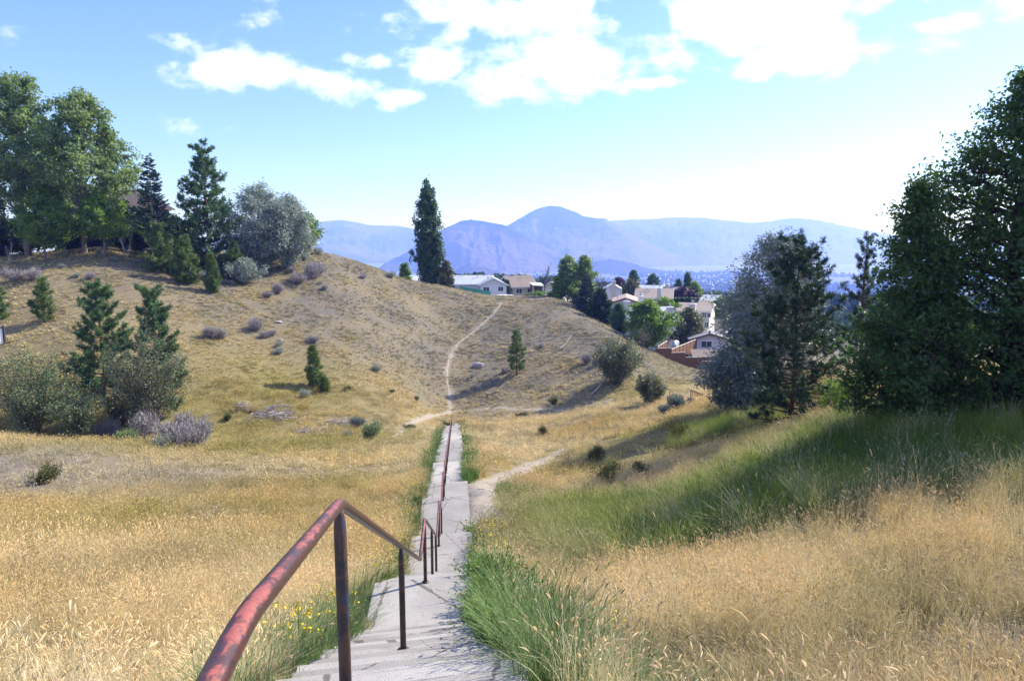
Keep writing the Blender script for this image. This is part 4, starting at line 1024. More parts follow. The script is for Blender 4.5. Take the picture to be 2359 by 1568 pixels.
def bush(name, label, base, H, Rad, m_leaf=L_BUSH, m_wood=m_twig, seed=0, stems=22, n_leaf=5000, leaf=(0.07, 0.05), cat='shrub', group=None, spread=0.75, twigs=7, tr=0.03, low=0.22, narrow=False):
    rg = np.random.default_rng(seed); wd = FB(); lf = FB(); C = []
    for i in range(stems):
        a = i * 2.4 + rg.normal(0, .3); q = math.sqrt((i + .5) / stems); hh = H * (1 - 0.38 * q ** 2) * rg.uniform(.72, 1.02)
        e = np.array([Rad * q * spread * math.cos(a), Rad * q * spread * math.sin(a), hh]); b0 = np.array([rg.normal(0, .07 * Rad), rg.normal(0, .07 * Rad), 0])
        P = curve(b0, e, H * .03, 6, rg, .03 * Rad); P[1:-1, :2] *= 0.92
        wd.branch(P, np.linspace(tr, .006, 6), 4); C += [P[5], P[4], P[3]]
        for k in range(twigs):
            qq = rg.uniform(low, .98); c0 = np.array([np.interp(qq * 5, np.arange(6), P[:, m_]) for m_ in range(3)])
            d = unit(np.array([math.cos(a), math.sin(a), .5]) * .5 + rg.normal(0, .7, 3)); ln = rg.uniform(.12, .32) * Rad
            c1 = c0 + d * ln; wd.branch(np.array([c0, (c0 + c1) / 2 + rg.normal(0, .02 * Rad, 3), c1]), [.009, .006, .003], 3); C += [c1, (c0 + c1) / 2]
    C = np.array(C); C = C[C[:, 2] > H * .06]
    idx = rg.integers(0, len(C), n_leaf); Pc = C[idx] + rg.normal(0, .075 * Rad, (n_leaf, 3)); Pc[:, 2] = np.maximum(Pc[:, 2], .04)
    if n_leaf:
        if narrow: V, Q = dirleaves(Pc, rg.normal(size=Pc.shape) + [0, 0, .5], leaf[0] * rg.uniform(.6, 1.3, n_leaf), leaf[1], rg)
        else: V, Q = diamonds(Pc, rg.normal(size=Pc.shape) + [0, 0, .5], leaf[0] * rg.uniform(.6, 1.3, n_leaf), leaf[1], rg)
        lf.leaves(V, Q, rg)
    return assemble(name, label, cat, base, wd, m_wood, lf if n_leaf else None, m_leaf, group, 'stems', 'foliage')

def bare(name, label, base, H, Rad, m_wood=m_bark_g, seed=0, cat='tree', group=None, limbs=14, tr=0.12, stems=1):
    rg = np.random.default_rng(seed); wd = FB()
    def grow(p, d, L, r, depth):
        n = 4; P = [p]; dd = d
        for k in range(n): dd = unit(dd + rg.normal(0, .12, 3) + np.array([0, 0, .10])); P.append(P[-1] + dd * L / n)
        P = np.array(P); wd.branch(P, np.linspace(r, r * .45, n + 1), 5 if depth == 0 else 3)
        if depth < 3:
            m_ = [limbs, 4, 3][depth]
            for k in range(m_):
                q = rg.uniform(.28 if depth == 0 else .3, 1.0); c0 = np.array([np.interp(q * n, np.arange(n + 1), P[:, j]) for j in range(3)])
                a = rg.random() * 6.283; sp = Rad / H * 1.5
                d2 = unit(dd + sp * np.array([math.cos(a), math.sin(a), .35])); grow(c0, d2, L * rg.uniform(.25, .45) * (1.25 - .5 * q), r * .45 * (1.1 - q * .5), depth + 1)
    for s_ in range(stems):
        a = rg.random() * 6.28; grow(np.array([.15 * s_ * math.cos(a), .15 * s_ * math.sin(a), -.1]), unit(np.array([.25 * (s_ > 0) * math.cos(a), .25 * (s_ > 0) * math.sin(a), 1])), H * (.86 if s_ == 0 else .7), tr, 0)
    r = empty(name, base, label, cat, group); link('branches', wd.mesh('branches', m_wood, True), r); return r

def px(dpx, D): return dpx / FPX * D
P_ROUND = lambda t: max(0.05, math.sin(math.pi * min(1, max(0, (t - .08) / .95)) ** .8)) 
P_COTTON = lambda t: max(0.08, (math.sin(math.pi * min(1, max(0, t)) ** .9) ** .6) * (1 - .35 * t))
P_COL = lambda t: max(0.06, min(1, (t + .06) * 3.2) * (1 - max(0, t - .35) / .68) ** .62)
P_POP = lambda t: float(np.interp(t, [0, .1, .25, .45, .65, .8, .92, 1.0], [.35, .55, .9, 1.0, .92, .76, .48, .12]))
P_CONE = lambda t: max(0.03, (1 - t) ** .72 * min(1, .55 + t * 2.6))

# ---- left grove
def grove(fn, u, D, vtop, vbase_off, rpx, **kw): pass
def tall(u, D, vtop): b = stand(u, D); return b, max(0.3, float(at(u, vtop, D)[2] - b[2]))
b, h = tall(75, 97, 168)
broad('cottonwood_tree', 'tallest cottonwood, at the left edge with leaning pale trunk', b, h, px(128, 97), P_COTTON, L_COTTON, m_bark_g, 301, 40, 34000, (0.32, 0.27), 0.95, 0.22, 0.42, (1.2, 0), 0.8, 5, tc=.30, group='cottonwoods on the left hilltop', fill=.2)
b, h = tall(205, 95, 207)
broad('cottonwood_tree', 'second cottonwood, spreading over the dark house on the left hilltop', b, h, px(142, 95), P_COTTON, L_COTTON, m_bark_g, 302, 38, 30000, (0.32, 0.27), 0.9, 0.22, 0.38, (1.0, 0), 0.8, 5, tc=.38, group='cottonwoods on the left hilltop', fill=.2)
b, h = tall(-28, 96, 335)
broad('cottonwood_tree', 'dark leaved cottonwood cut off by the left edge of the view', b, h, px(55, 96), P_COTTON, L_DARK, m_bark_g, 303, 24, 14000, (0.32, 0.26), 1.0, 0.1, 0.25, group='cottonwoods on the left hilltop')
b, h = tall(115, 92, 432)
broad('understory_tree', 'low bright leafy tree under the leaning cottonwood trunk', b, h, px(62, 92), P_ROUND, L_BRIGHT, m_bark_g, 304, 22, 12000, (0.28, 0.23), 0.75, 0.18, 0.15)
b, h = tall(250, 93, 440)
broad('understory_tree', 'low leafy tree in front of the dark hilltop house', b, h, px(70, 93), P_ROUND, L_BRIGHT, m_bark_g, 305, 22, 12000, (0.28, 0.23), 0.75, 0.3, 0.13)
for i, (u, D, vt, rp_, lb) in enumerate([(20, 102, 500, 60, 'dark shrub thicket at the far left under the cottonwoods'), (295, 100, 462, 48, 'dark evergreen shrub between dark house and slim spruce'), (175, 101, 500, 60, 'dark shrub filling the shade before the dark house'), (415, 102, 500, 45, 'dark shrub between slim spruce and big pine'), (330, 101, 480, 36, 'dark shrub directly left of the slim spruce'), (70, 103, 505, 56, 'dark shrub behind the leaning cottonwood trunk'), (240, 104, 510, 50, 'dark shrub in front of the right end of the dark house')]):
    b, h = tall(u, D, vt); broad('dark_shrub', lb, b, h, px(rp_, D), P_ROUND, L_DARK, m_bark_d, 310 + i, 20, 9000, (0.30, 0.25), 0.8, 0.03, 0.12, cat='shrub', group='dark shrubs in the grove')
b, h = tall(366, 94, 353)
spruce('spruce_tree', 'slim spruce with bare pale lower trunk on the hilltop', b, h, px(40, 94), seed=321, levels=26, per=7, t0=.34, dens=34, ndl=.42, wdt=.13)
b, h = tall(487, 98, 336)
pine('pine_tree', 'big dark pine standing left of the silver olive trees', b, h, px(92, 98), N_PINE, m_bark_r, 322, 24, 8, 10, 0.50, 22, 0.02, pw=.6, wdt=.11, up=.25)
for i, (u, D, vt, rp_, lb) in enumerate([(375, 92, 520, 52, 'bushy young pine in front of the slim spruce'), (432, 90, 548, 36, 'young yellowish pine below the big dark pine'), (492, 89, 588, 20, 'smallest pine sapling at the foot of the big dark pine'), (545, 96, 560, 30, 'young pine half hidden behind the silver shrub')]):
    b, h = tall(u, D, vt); pine('young_pine', lb, b, h, px(rp_, D), N_PINEY, m_bark_r, 330 + i, 13, 8, 7, 0.42, 18, 0.02, pw=.5, wdt=.08, group='young pines at the grove edge')
b, h = tall(600, 102, 424)
broad('silver_olive_tree', 'silvery olive tree right beside the big dark pine', b, h, px(84, 102), P_ROUND, L_SILVER, m_bark_d, 341, 30, 22000, (0.36, 0.15), 0.95, 0.02, 0.25, up=.5, sub=5, narrow=True, droop=.25, group='silver olive trees on the hilltop')
b, h = tall(668, 103, 446)
broad('silver_olive_tree', 'silvery olive tree at the right end of the hilltop grove', b, h, px(60, 103), P_ROUND, L_SILVER, m_bark_d, 342, 28, 18000, (0.36, 0.15), 0.9, 0.02, 0.22, up=.4, sub=5, narrow=True, droop=.35, group='silver olive trees on the hilltop')
b, h = tall(712, 112, 492)
broad('round_tree', 'round dark green tree behind the last silver olive tree', b, h, px(30, 112), P_ROUND, L_BRIGHT, m_bark_d, 343, 18, 8000, (0.32, 0.26), 0.8, 0.04, 0.15)
for i, (u, v, hp, rp_, lb) in enumerate([(565, 652, 55, 36, 'pale silvery shrub lowest on the slope under the grove'), (600, 616, 46, 28, 'pale silvery shrub tucked under the silver olive tree'), (645, 590, 30, 24, 'small silvery shrub under the end of the grove')]):
    b = hit(u, v); D = b[1]; broad('silver_shrub', lb, b, px(hp, D), px(rp_, D), P_ROUND, L_SILVER, m_bark_d, 350 + i, 18, 6000, (0.26, 0.12), 0.55, 0.02, 0.06, cat='shrub', narrow=True, droop=.1, group='silvery shrubs below the grove')
b, h = tall(297, 93, 497); bare('bare_sapling', 'leafless pale sapling in front of the dark house thicket', b, h, 1.0, m_bark_p, 361, limbs=8, tr=.06, stems=3)
b, h = tall(28, 90, 545); bare('bare_sapling', 'leafless white stemmed sapling at the left edge of the hilltop', b, h, .9, m_bark_p, 362, limbs=6, tr=.05, stems=2)

# ---- left gully and slope
for i, (u, v, hp, rp_, mm, lb) in enumerate([(104, 740, 96, 34, N_PINEY, 'lone young pine on the slope left of the paired pines'), (-4, 738, 80, 32, N_PINEY, 'young pine cut off by the left edge of the view'), (1190, 862, 102, 28, N_PINEY, 'lone young pine to the right of the hillside footpath'), (722, 892, 96, 26, N_PINEY, 'small pine on the slope left of the hillside footpath'), (748, 905, 38, 14, N_PINEY, 'tiny pine seedling beside the small slope pine')]):
    b = hit(u, v); D = b[1]; pine('young_pine', lb, b, px(hp, D), px(rp_, D), mm, m_bark_r, 370 + i, 12 if hp > 50 else 7, 6, 6, .34, 20, .08 if u != 1190 else .14, pw=.5, wdt=.055, open_=.2, group='young pines on the open slopes')
for i, (u, D, vt, rp_, lb) in enumerate([(225, 60, 662, 88, 'left of two dark green pines behind the gully bushes'), (348, 58, 666, 78, 'right of two dark green pines behind the gully bushes')]):
    b, h = tall(u, D, vt); pine('gully_pine', lb, b, h, px(rp_, D), N_PINE, m_bark_r, 380 + i, 16, 7, 11, .36, 32, .06, pw=.42, wdt=.055, open_=.12, up=.45, group='pair of gully pines')
b, h = tall(325, 55, 742); bush('gully_bush', 'large twiggy bush in front of the paired pines', b, h, px(108, 55), L_BUSH, m_twig, 391, 44, 11500, (.14, .10), spread=.92, twigs=10, tr=.05)
b, h = tall(52, 52, 785); bush('gully_bush', 'wide leafy bush with yellowing leaves at the left edge', b, h, px(105, 52), L_BUSHY, m_twig, 392, 46, 16000, (.14, .10), spread=.95, twigs=10, tr=.045)
b, h = tall(150, 51, 870); bush('gully_bush', 'lower bush with yellow leaves right of the wide leafy bush', b, h, px(70, 51), L_BUSHY, m_twig, 393, 30, 7500, (.14, .10), spread=.95, twigs=9, tr=.035)
b, h = tall(262, 56, 850); bush('gully_bush', 'low arching bush between the two large gully bushes', b, h, px(60, 56), L_BUSH, m_twig, 394, 22, 5000, (.15, .10), spread=1.0, twigs=9, tr=.03)

# ---- right hillside bushes
b = hit(1422, 884); D = b[1]; bush('hillside_bush', 'larger of two twiggy bushes on the right hillside', b, px(112, D), px(66, D), L_BUSH, m_twig, 401, 46, 16000, (.20, .13), spread=.95, twigs=10, tr=.06)
b = hit(1497, 934); D = b[1]; bush('hillside_bush', 'smaller twiggy bush at the bottom of the right hillside', b, px(84, D), px(40, D), L_BUSH, m_twig, 402, 30, 7500, (.17, .11), spread=.95, twigs=9, tr=.04)
b = hit(1478, 800); D = b[1]; bush('hillside_bush', 'thin dead looking bush by the maple tree', b, px(60, D), px(36, D), L_BUSH, m_twig, 403, 20, 700, (.16, .10), spread=.95, twigs=9, tr=.05)

# ---- right foreground trees
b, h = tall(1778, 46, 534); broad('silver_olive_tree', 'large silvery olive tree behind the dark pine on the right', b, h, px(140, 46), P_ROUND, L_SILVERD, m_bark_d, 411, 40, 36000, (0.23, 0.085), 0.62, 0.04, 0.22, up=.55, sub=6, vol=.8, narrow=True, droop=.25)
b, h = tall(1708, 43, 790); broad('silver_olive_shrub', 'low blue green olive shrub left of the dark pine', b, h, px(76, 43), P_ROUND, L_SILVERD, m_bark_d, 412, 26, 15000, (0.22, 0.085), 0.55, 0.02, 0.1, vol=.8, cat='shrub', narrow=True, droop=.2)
b, h = tall(1836, 34, 572); pine('pine_tree', 'dark pine with upright candles on the right bank', b, h, px(160, 34), N_PINED, m_bark_r, 413, 17, 7, 13, .21, 42, .04, pw=.42, wdt=.03, up=.5, open_=.06, tsz=1.15)
b, h = tall(1988, 41, 552); pine('pine_tree', 'pine tips showing over the big broadleaf tree', b, h, px(70, 41), N_PINED, m_bark_r, 414, 16, 6, 9, .20, 40, .08, pw=.5, wdt=.022, up=.6, open_=.15)
b, h = tall(2345, 20.5, 135); broad('broadleaf_tree', 'huge dark broadleaf tree filling the right edge', b, h, px(360, 20.5), P_CONE, L_RIGHT, m_bark_d, 415, 110, 62000, (0.13, 0.078), 0.40, 0.05, 0.24, up=.35, sub=8, droop=.1, fill=.5, tc=.03, vol=.55)
b, h = tall(2105, 20, 400); broad('broadleaf_tree', 'shorter dark broadleaf tree on the left of the huge one', b, h, px(150, 20), P_CONE, L_RIGHT, m_bark_d, 416, 60, 30000, (0.12, 0.072), 0.36, 0.04, 0.12, up=.35, sub=7, droop=.1, fill=.5, tc=.03, vol=.55)
for i, (u, D, lb) in enumerate([(2770, 20.8, 'unseen dark broadleaf tree added just past the right edge for shade'), (2900, 22, 'unseen dark broadleaf tree added further past the right edge for shade'), (3170, 22.5, 'unseen dark broadleaf tree added farthest past the right edge for shade')]):
    b = stand(u, D); broad('broadleaf_tree', lb, b, 14.5, 4.3, P_COTTON, L_RIGHT, m_bark_d, 418 + i, 40, 13000, (0.42, 0.30), 0.95, 0.05, 0.3, up=.5, sub=4, fill=.5, tc=.05, vol=.9)  # unseen trees added for shade; crowns and leaves sized to darken the hollow
b, h = tall(1962, 27, 858); bush('bank_bush', 'bright green leafy bush between pine and broadleaf tree', b, h, px(58, 27), L_BRIGHT, m_twig, 417, 18, 3500, (.09, .05), spread=.95)
# ================================================================== houses
def siding(name, col, scale=7.0, vert=False, rough=0.6):
    m, t, o = mat_new(name); c = coords(t)
    wv_ = t.new('ShaderNodeTexWave', bands_direction='X' if vert else 'Z', wave_profile='SAW'); t.link(c, wv_.inputs[0]); wv_.inputs['Scale'].default_value = scale * .5
    nn = t.noise(c, 1.2, 5, .6); cc_ = t.mix(t.ramp(nn, .3, .7), tuple(x * .93 for x in col), col)
    b = principled(t, cc_, rough, .25, wv_.outputs['Fac'], 0, .02, .5); t.link(b.outputs[0], o.inputs[0]); return m
def shingles(name, c1, c2):
    m, t, o = mat_new(name); c = coords(t)
    br = t.new('ShaderNodeTexBrick'); t.link(t.mapping(c, (1, 1, 1), rot=(0, 0, 0)), br.inputs[0]); br.inputs['Scale'].default_value = 4.0
    n1 = t.noise(c, 9.0, 4, .7); n2 = t.noise(c, .7, 4, .6)
    cc_ = t.mix(t.ramp(n1, .35, .65), c1, c2); cc_ = t.mix(t.math('MULTIPLY', t.ramp(n2, .4, .7), .35), cc_, tuple(x * .72 for x in c1))
    b = principled(t, cc_, .9, .15, n1, 0, .02, .6); t.link(b.outputs[0], o.inputs[0]); return m
M_WHITE = siding('white_siding', (.78, .78, .80)); M_LILAC = siding('pale_lilac_siding', (.66, .64, .68)); M_CREAM = siding('cream_siding', (.66, .61, .52), 5, True)
M_TAN = plain('tan_stucco', (.48, .42, .33), .9, .1, .08, 2.0, 30.0); M_GREYW = siding('grey_siding', (.40, .38, .37), 5, True); M_TEAL = siding('pale_teal_siding', (.56, .69, .66)); M_DARKW = siding('dark_brown_siding', (.06, .052, .05), 5, True)
R_LIGHT = shingles('light_grey_shingles', (.40, .42, .46), (.48, .50, .54)); R_BROWN = shingles('brown_shingles', (.20, .16, .14), (.30, .24, .20)); R_PINK = shingles('pinkish_shingles', (.40, .29, .24), (.48, .36, .30)); R_TAN = shingles('tan_shingles', (.30, .24, .20), (.38, .31, .26)); R_GREY = shingles('grey_shingles', (.22, .21, .22), (.30, .29, .30)); R_DARK = shingles('dark_shingles', (.05, .042, .04), (.08, .065, .06))
M_TRIM = plain('white_trim', (.8, .8, .8), .6, .3, .04); M_TRIMB = plain('brown_trim', (.12, .07, .05), .7, .2, .1)
m, t, o = mat_new('window_glass'); b = principled(t, (.03, .04, .055), .08, .6); t.link(b.outputs[0], o.inputs[0]); M_GLASS = m
M_METAL = plain('galvanised_metal', (.5, .5, .5), .4, .5, .1, metal=.8); M_CHIM = siding('chimney_siding', (.60, .57, .55), 5, True); M_CHIMT = siding('tan_chimney_siding', (.62, .52, .42), 5, True); M_BRICK = plain('red_brick', (.25, .09, .06), .9, .1, .25, 8)
M_WOODF = siding('red_brown_fence_boards', (.19, .088, .048), 6.5, True, .8); M_WOODB = siding('brown_fence_boards', (.20, .115, .075), 6.5, True, .8)

def house(name, label, base, rz, w, d, wh, rh, wall_m, roof_m, ridge='x', ov=.45, wins=(), chims=(), trim=M_TRIM, gable_m=None, vents=(), doors=(), awning=None):
    r = empty(name, base, label, 'house', None, rz)
    hw = w / 2; th = .14
    mb = MB()
    if ridge == 'y':
        mb.prism([(-hw, 0, -1.5), (hw, 0, -1.5), (hw, 0, wh), (0, 0, wh + rh), (-hw, 0, wh)], (0, d, 0))
    else:
        mb.prism([(-hw, 0, -1.5), (-hw, d, -1.5), (-hw, d, wh), (-hw, d / 2, wh + rh), (-hw, 0, wh)][::-1], (w, 0, 0))
    mb.build('wall', wall_m, r)
    rf = MB(); fs = MB()
    if ridge == 'y':
        sl = rh / hw; e = hw + ov; ze = wh - sl * ov
        for s_ in (-1, 1):
            A = [(0, -ov, wh + rh + .03), (s_ * e, -ov, ze + .03), (s_ * e, -ov, ze + .03 + th), (0, -ov, wh + rh + .03 + th * 1.1)]
            rf.prism(A if s_ > 0 else A[::-1], (0, d + 2 * ov, 0))
            B = [(0, -ov - .05, wh + rh - .12), (s_ * e, -ov - .05, ze - .12), (s_ * e, -ov - .05, ze + th), (0, -ov - .05, wh + rh + th)]
            fs.prism(B if s_ > 0 else B[::-1], (0, .045, 0))
            fs.box(min(s_ * e, s_ * (e + .1)), max(s_ * e, s_ * (e + .1)), -ov, d + ov, ze - .05, ze + .1)
    else:
        hd = d / 2; sl = rh / hd; e = hd + ov; ze = wh - sl * ov
        for s_ in (-1, 1):
            A = [(-hw - ov, hd, wh + rh + .03), (-hw - ov, hd + s_ * e, ze + .03), (-hw - ov, hd + s_ * e, ze + .03 + th), (-hw - ov, hd, wh + rh + .03 + th * 1.1)]
            rf.prism(A if s_ < 0 else A[::-1], (w + 2 * ov, 0, 0))
            for sx in (-1, 1):
                x0 = sx * (hw + ov) + (-.05 if sx < 0 else .005)
                B = [(x0, hd, wh + rh - .12), (x0, hd + s_ * e, ze - .12), (x0, hd + s_ * e, ze + th), (x0, hd, wh + rh + th)]
                fs.prism(B if s_ < 0 else B[::-1], (.045, 0, 0))
        fs.box(-hw - ov, hw + ov, -ov - .1, -ov, ze - .05, ze + .1)
    ro = rf.build('roof', roof_m, r); fs.build('fascia', trim, r)
    for (px_, py_) in vents:
        zz = wh + rh * (1 - abs(px_ if ridge == 'y' else py_ - d / 2) / (hw if ridge == 'y' else d / 2))
        MB().tube([(px_, py_, zz - .1), (px_, py_, zz + .75)], .11, 8).tube([(px_, py_, zz + .76), (px_, py_, zz + .95)], .19, 8).build('vent_pipe', M_METAL, ro)
    for (face, x, z, ww, hh) in wins:
        f = MB(); g = MB(); fr = .09
        def bx(M_, x0, x1, z0, z1, y0, y1):
            if face == 'f': M_.box(x + x0, x + x1, -y1, -y0, z + z0, z + z1)
            elif face == 'l': M_.box(-hw - y1, -hw - y0, x + x0, x + x1, z + z0, z + z1)
            else: M_.box(hw + y0, hw + y1, x + x0, x + x1, z + z0, z + z1)
        bx(f, -ww / 2 - fr, ww / 2 + fr, -fr, 0, .0, .07); bx(f, -ww / 2 - fr, ww / 2 + fr, hh, hh + fr, .0, .07)
        bx(f, -ww / 2 - fr, -ww / 2, 0, hh, .0, .07); bx(f, ww / 2, ww / 2 + fr, 0, hh, .0, .07); bx(f, -.03, .03, 0, hh, .01, .06)
        bx(g, -ww / 2, ww / 2, 0, hh, .005, .025)
        fo = f.build('window', M_TRIM, r); g.build('pane', M_GLASS, fo)
    for (x, y, s_, z0, z1, cm) in chims:
        c_ = MB().box(x - s_ / 2, x + s_ / 2, y - s_ * .4, y + s_ * .4, z0, z1).build('chimney', cm, r)
        MB().box(x - s_ * .58, x + s_ * .58, y - s_ * .48, y + s_ * .48, z1, z1 + .12).build('chimney_cap', M_TRIM, c_)
        MB().tube([(x, y, z1 + .1), (x, y, z1 + .55)], .12, 8).tube([(x, y, z1 + .56), (x, y, z1 + .78)], .2, 8).build('flue', M_METAL, c_)
    return r
def hb(u, v, D): return at(u, v, D)

# dark house in the left grove
b = stand(215, 112); b[2] -= .3
house('hilltop_house', 'dark brown gabled house hidden among the cottonwoods', b, R(-12), px(165, 112), 12, float(at(215, 470, 112)[2] - b[2]), px(42, 112), M_DARKW, R_DARK, 'y', .7, wins=(('f', 2.0, 2.0, 1.6, 1.2), ('f', -3.0, 2.0, 1.6, 1.2)), trim=M_TRIMB)
# two houses on the saddle
D = 170
b = hb(1090, 682, D)
house('white_house', 'white gabled house with pale grey roof on the saddle', b + np.array([0, 2, 0]), R(3), px(86, D), 9, px(27, D), px(17, D), M_WHITE, R_LIGHT, 'x', .5, wins=(('f', -2.0, 1.0, 1.3, 1.0), ('f', -4, 1.0, 1.0, 1.0)), vents=((-2, 5), (1.0, 3.2), (-3, 4)))
b = hb(1137, 683, D - 4)
house('white_house_wing', 'white gable end wing with two windows on the pale roofed house', b, R(4), px(58, D), 9, px(27, D), px(14, D), M_WHITE, R_LIGHT, 'y', .5, wins=(('f', -1.75, 1.25, 1.35, 1.0), ('f', 1.75, 1.35, 1.15, 1.0)), vents=((-1.2, 4.0),))
b = hb(1208, 684, D)
house('stucco_house', 'tan stucco house with brown roof and two front windows', b, R(20), px(58, D), 9.5, px(25, D), px(21, D), M_TAN, R_BROWN, 'x', .6, wins=(('f', -1.4, .95, 1.5, 1.1), ('f', 1.5, .95, 1.4, 1.1)), vents=((.6, 3.6), (-1.0, 4.6)), chims=((1.9, 5.2, 1.1, 2, px(46, D), M_BRICK),))
b = hb(1268, 684, D + 22)
house('stucco_house', 'brown roofed house partly behind the twin aspens', b, R(-38), px(36, D), 8, px(20, D + 22), px(14, D + 22), M_CREAM, R_BROWN, 'y', .5, vents=((.8, 3.5), (-.8, 4.0)))
b = hb(962, 660, 186)
house('pale_roof_house', 'low pale roof just left of the tall poplar', b, R(5), px(56, 186), 8, px(14, 186), px(8, 186), M_WHITE, R_LIGHT, 'x', .4)
# patio cover and deck beside the stucco house
pc = hb(1240, 683, D - 3); t_ = empty('patio_cover', pc, 'white patio roof on posts beside the tan stucco house', 'patio cover', None, R(12))
MB().hexa([(-1.4, 0, 2.7), (1.4, 0, 2.55), (1.4, 3, 3.1), (-1.4, 3, 3.2)], [(-1.4, 0, 2.82), (1.4, 0, 2.67), (1.4, 3, 3.22), (-1.4, 3, 3.32)]).build('roof_sheet', M_TRIM, t_)
for x_ in (-1.3, 1.25): MB().box(x_ - .06, x_ + .06, .02, .14, -.6, 2.62).build('post', M_TRIM, t_)
MB().box(-1.4, 1.4, 2.6, 2.75, -.5, 2.9).build('back_wall', M_TRIMB, t_); MB().box(-1.35, 1.3, .3, .38, -.4, .75).build('railing', M_TRIMB, t_)

# right-hand cluster
D = 195; b = hb(1411, 692, D)
house('white_tall_house', 'narrow white house with one tall chimney behind the bare trees', b, R(-8), px(44, D), 9, px(25, D), px(12, D), M_WHITE, R_LIGHT, 'y', .4, chims=((.3, -.35, .95, 0, px(44, D), M_CHIMT),))
D = 172; b = hb(1505, 700, D)
house('townhouse', 'wide brown roofed townhouse with two pale chimneys', b, R(-14), px(78, D), 10, px(14, D), px(18, D), M_TEAL, R_TAN, 'x', .6, wins=(('f', -.5, .5, 1.2, .8), ('f', 2.4, .5, 1.0, .8)), chims=((1.4, -.45, 1.0, -.5, px(36, D), M_CHIM), (-3.3, -.45, 1.1, -1, px(22, D), M_CHIM)), vents=((-2.0, 3.5), (-1.2, 3.0)))
D = 205; b = hb(1495, 690, D)
house('townhouse', 'grey roofed house behind the wide brown townhouse', b, R(-10), px(66, D), 9, px(18, D), px(12, D), M_GREYW, R_LIGHT, 'x', .4, chims=((-3.4, 4.5, 1.0, 2, px(38, D), M_CHIM),), vents=((1.5, 4.0),))
D = 196; b = hb(1557, 694, D)
house('townhouse', 'tan roofed house left of the purple leaved tree', b, R(-20), px(60, D), 9, px(16, D), px(14, D), M_WHITE, R_TAN, 'x', .5, wins=(('f', -2, .5, 1.1, .8),), chims=((-3.2, 5, 1.2, 2, px(37, D), M_CHIM),), vents=((0, 3), (2, 3)))
D = 188; b = hb(1562, 698, D)
house('garage', 'small gabled garage with open front beyond the hedge', b, R(-6), px(20, D), 5, px(11, D), px(6, D), M_WHITE, R_TAN, 'y', .3)
D = 142; b = hb(1441, 722, D)
house('townhouse', 'pink roofed townhouse with grey gable behind the small pine', b, R(-10), px(74, D), 12, px(23, D), px(12.5, D), M_GREYW, R_PINK, 'y', .5, trim=M_TRIMB, chims=((px(34, D), -.4, 1.05, 0, px(40, D), M_CHIM),), vents=((-1.8, 4.5),))
D = 150; b = hb(1500, 724, D)
house('townhouse_wing', 'lower pink roofed wing beside the grey gabled townhouse', b, R(-10), px(40, D), 8, px(15, D), px(10, D), M_GREYW, R_PINK, 'x', .4, trim=M_TRIMB)
D = 132; b = hb(1497, 790, D)
house('teal_house', 'two storey pale teal house with blue grey roof behind the maple', b, R(8), px(124, D), 9, px(52, D), px(26, D), M_TEAL, R_LIGHT, 'x', .7, wins=(('f', 4.0, .3, 1.2, 1.1), ('f', 3.6, 2.6, 1.0, .9)), chims=((px(44, D), -.5, 1.2, -1, px(83, D), M_CHIM), (px(-50, D), 2.0, 1.05, 3, px(95, D), M_CHIM)), vents=((-2, 3.2),))
D = 152; b = hb(1596, 756, D)
house('townhouse', 'tall townhouse with tan roof beyond the round olive tree', b, R(-24), px(72, D), 9, px(40, D), px(14, D), M_CREAM, R_TAN, 'x', .5, trim=M_TRIM, wins=(('f', 2.4, 2.5, .8, 1.2), ('f', 3.4, 2.6, .6, .9), ('f', 3.0, .4, .8, 1.1)), chims=((0, -.45, 1.1, 0, px(56, D), M_CHIM),), vents=((-1, 4),))
D = 166; b = hb(1640, 752, D)
house('townhouse', 'tan roofed house seen past the silver olive branches', b, R(-24), px(66, D), 9, px(40, D), px(16, D), M_CREAM, R_TAN, 'x', .5, trim=M_TRIMB)
D = 200; b = hb(1625, 706, D)
house('pale_roof_house', 'pale blue roofed house right of the purple leaved tree', b, R(-20), px(60, D), 9, px(10, D), px(14, D), M_WHITE, R_LIGHT, 'x', .4)
D = 119; b = hb(1634, 812, D)
house('lilac_house', 'pale lilac bungalow with grey roof behind the board fence', b, R(-4), px(82, D), 9, px(32, D), px(12, D), M_LILAC, R_GREY, 'y', .6, wins=(('f', -.55, .95, 1.75, 1.05), ('f', .3, 2.75, .3, .35)), trim=M_TRIMB, vents=((-.5, 3.0),))
sh = empty('garden_shed', hb(1632, 832, 111), 'low brown shed roof in front of the lilac bungalow', 'shed', None, R(-4))
MB().hexa([(-2.6, 0, .6), (2.6, 0, .6), (2.6, 2.6, 1.5), (-2.6, 2.6, 1.5)], [(-2.6, 0, .72), (2.6, 0, .72), (2.6, 2.6, 1.62), (-2.6, 2.6, 1.62)]).build('roof', R_BROWN, sh); MB().prism([(-2.4, .1, -1), (-2.4, 2.5, -1), (-2.4, 2.5, 1.44), (-2.4, .1, .6)][::-1], (4.8, 0, 0)).build('wall', M_WOODB, sh)

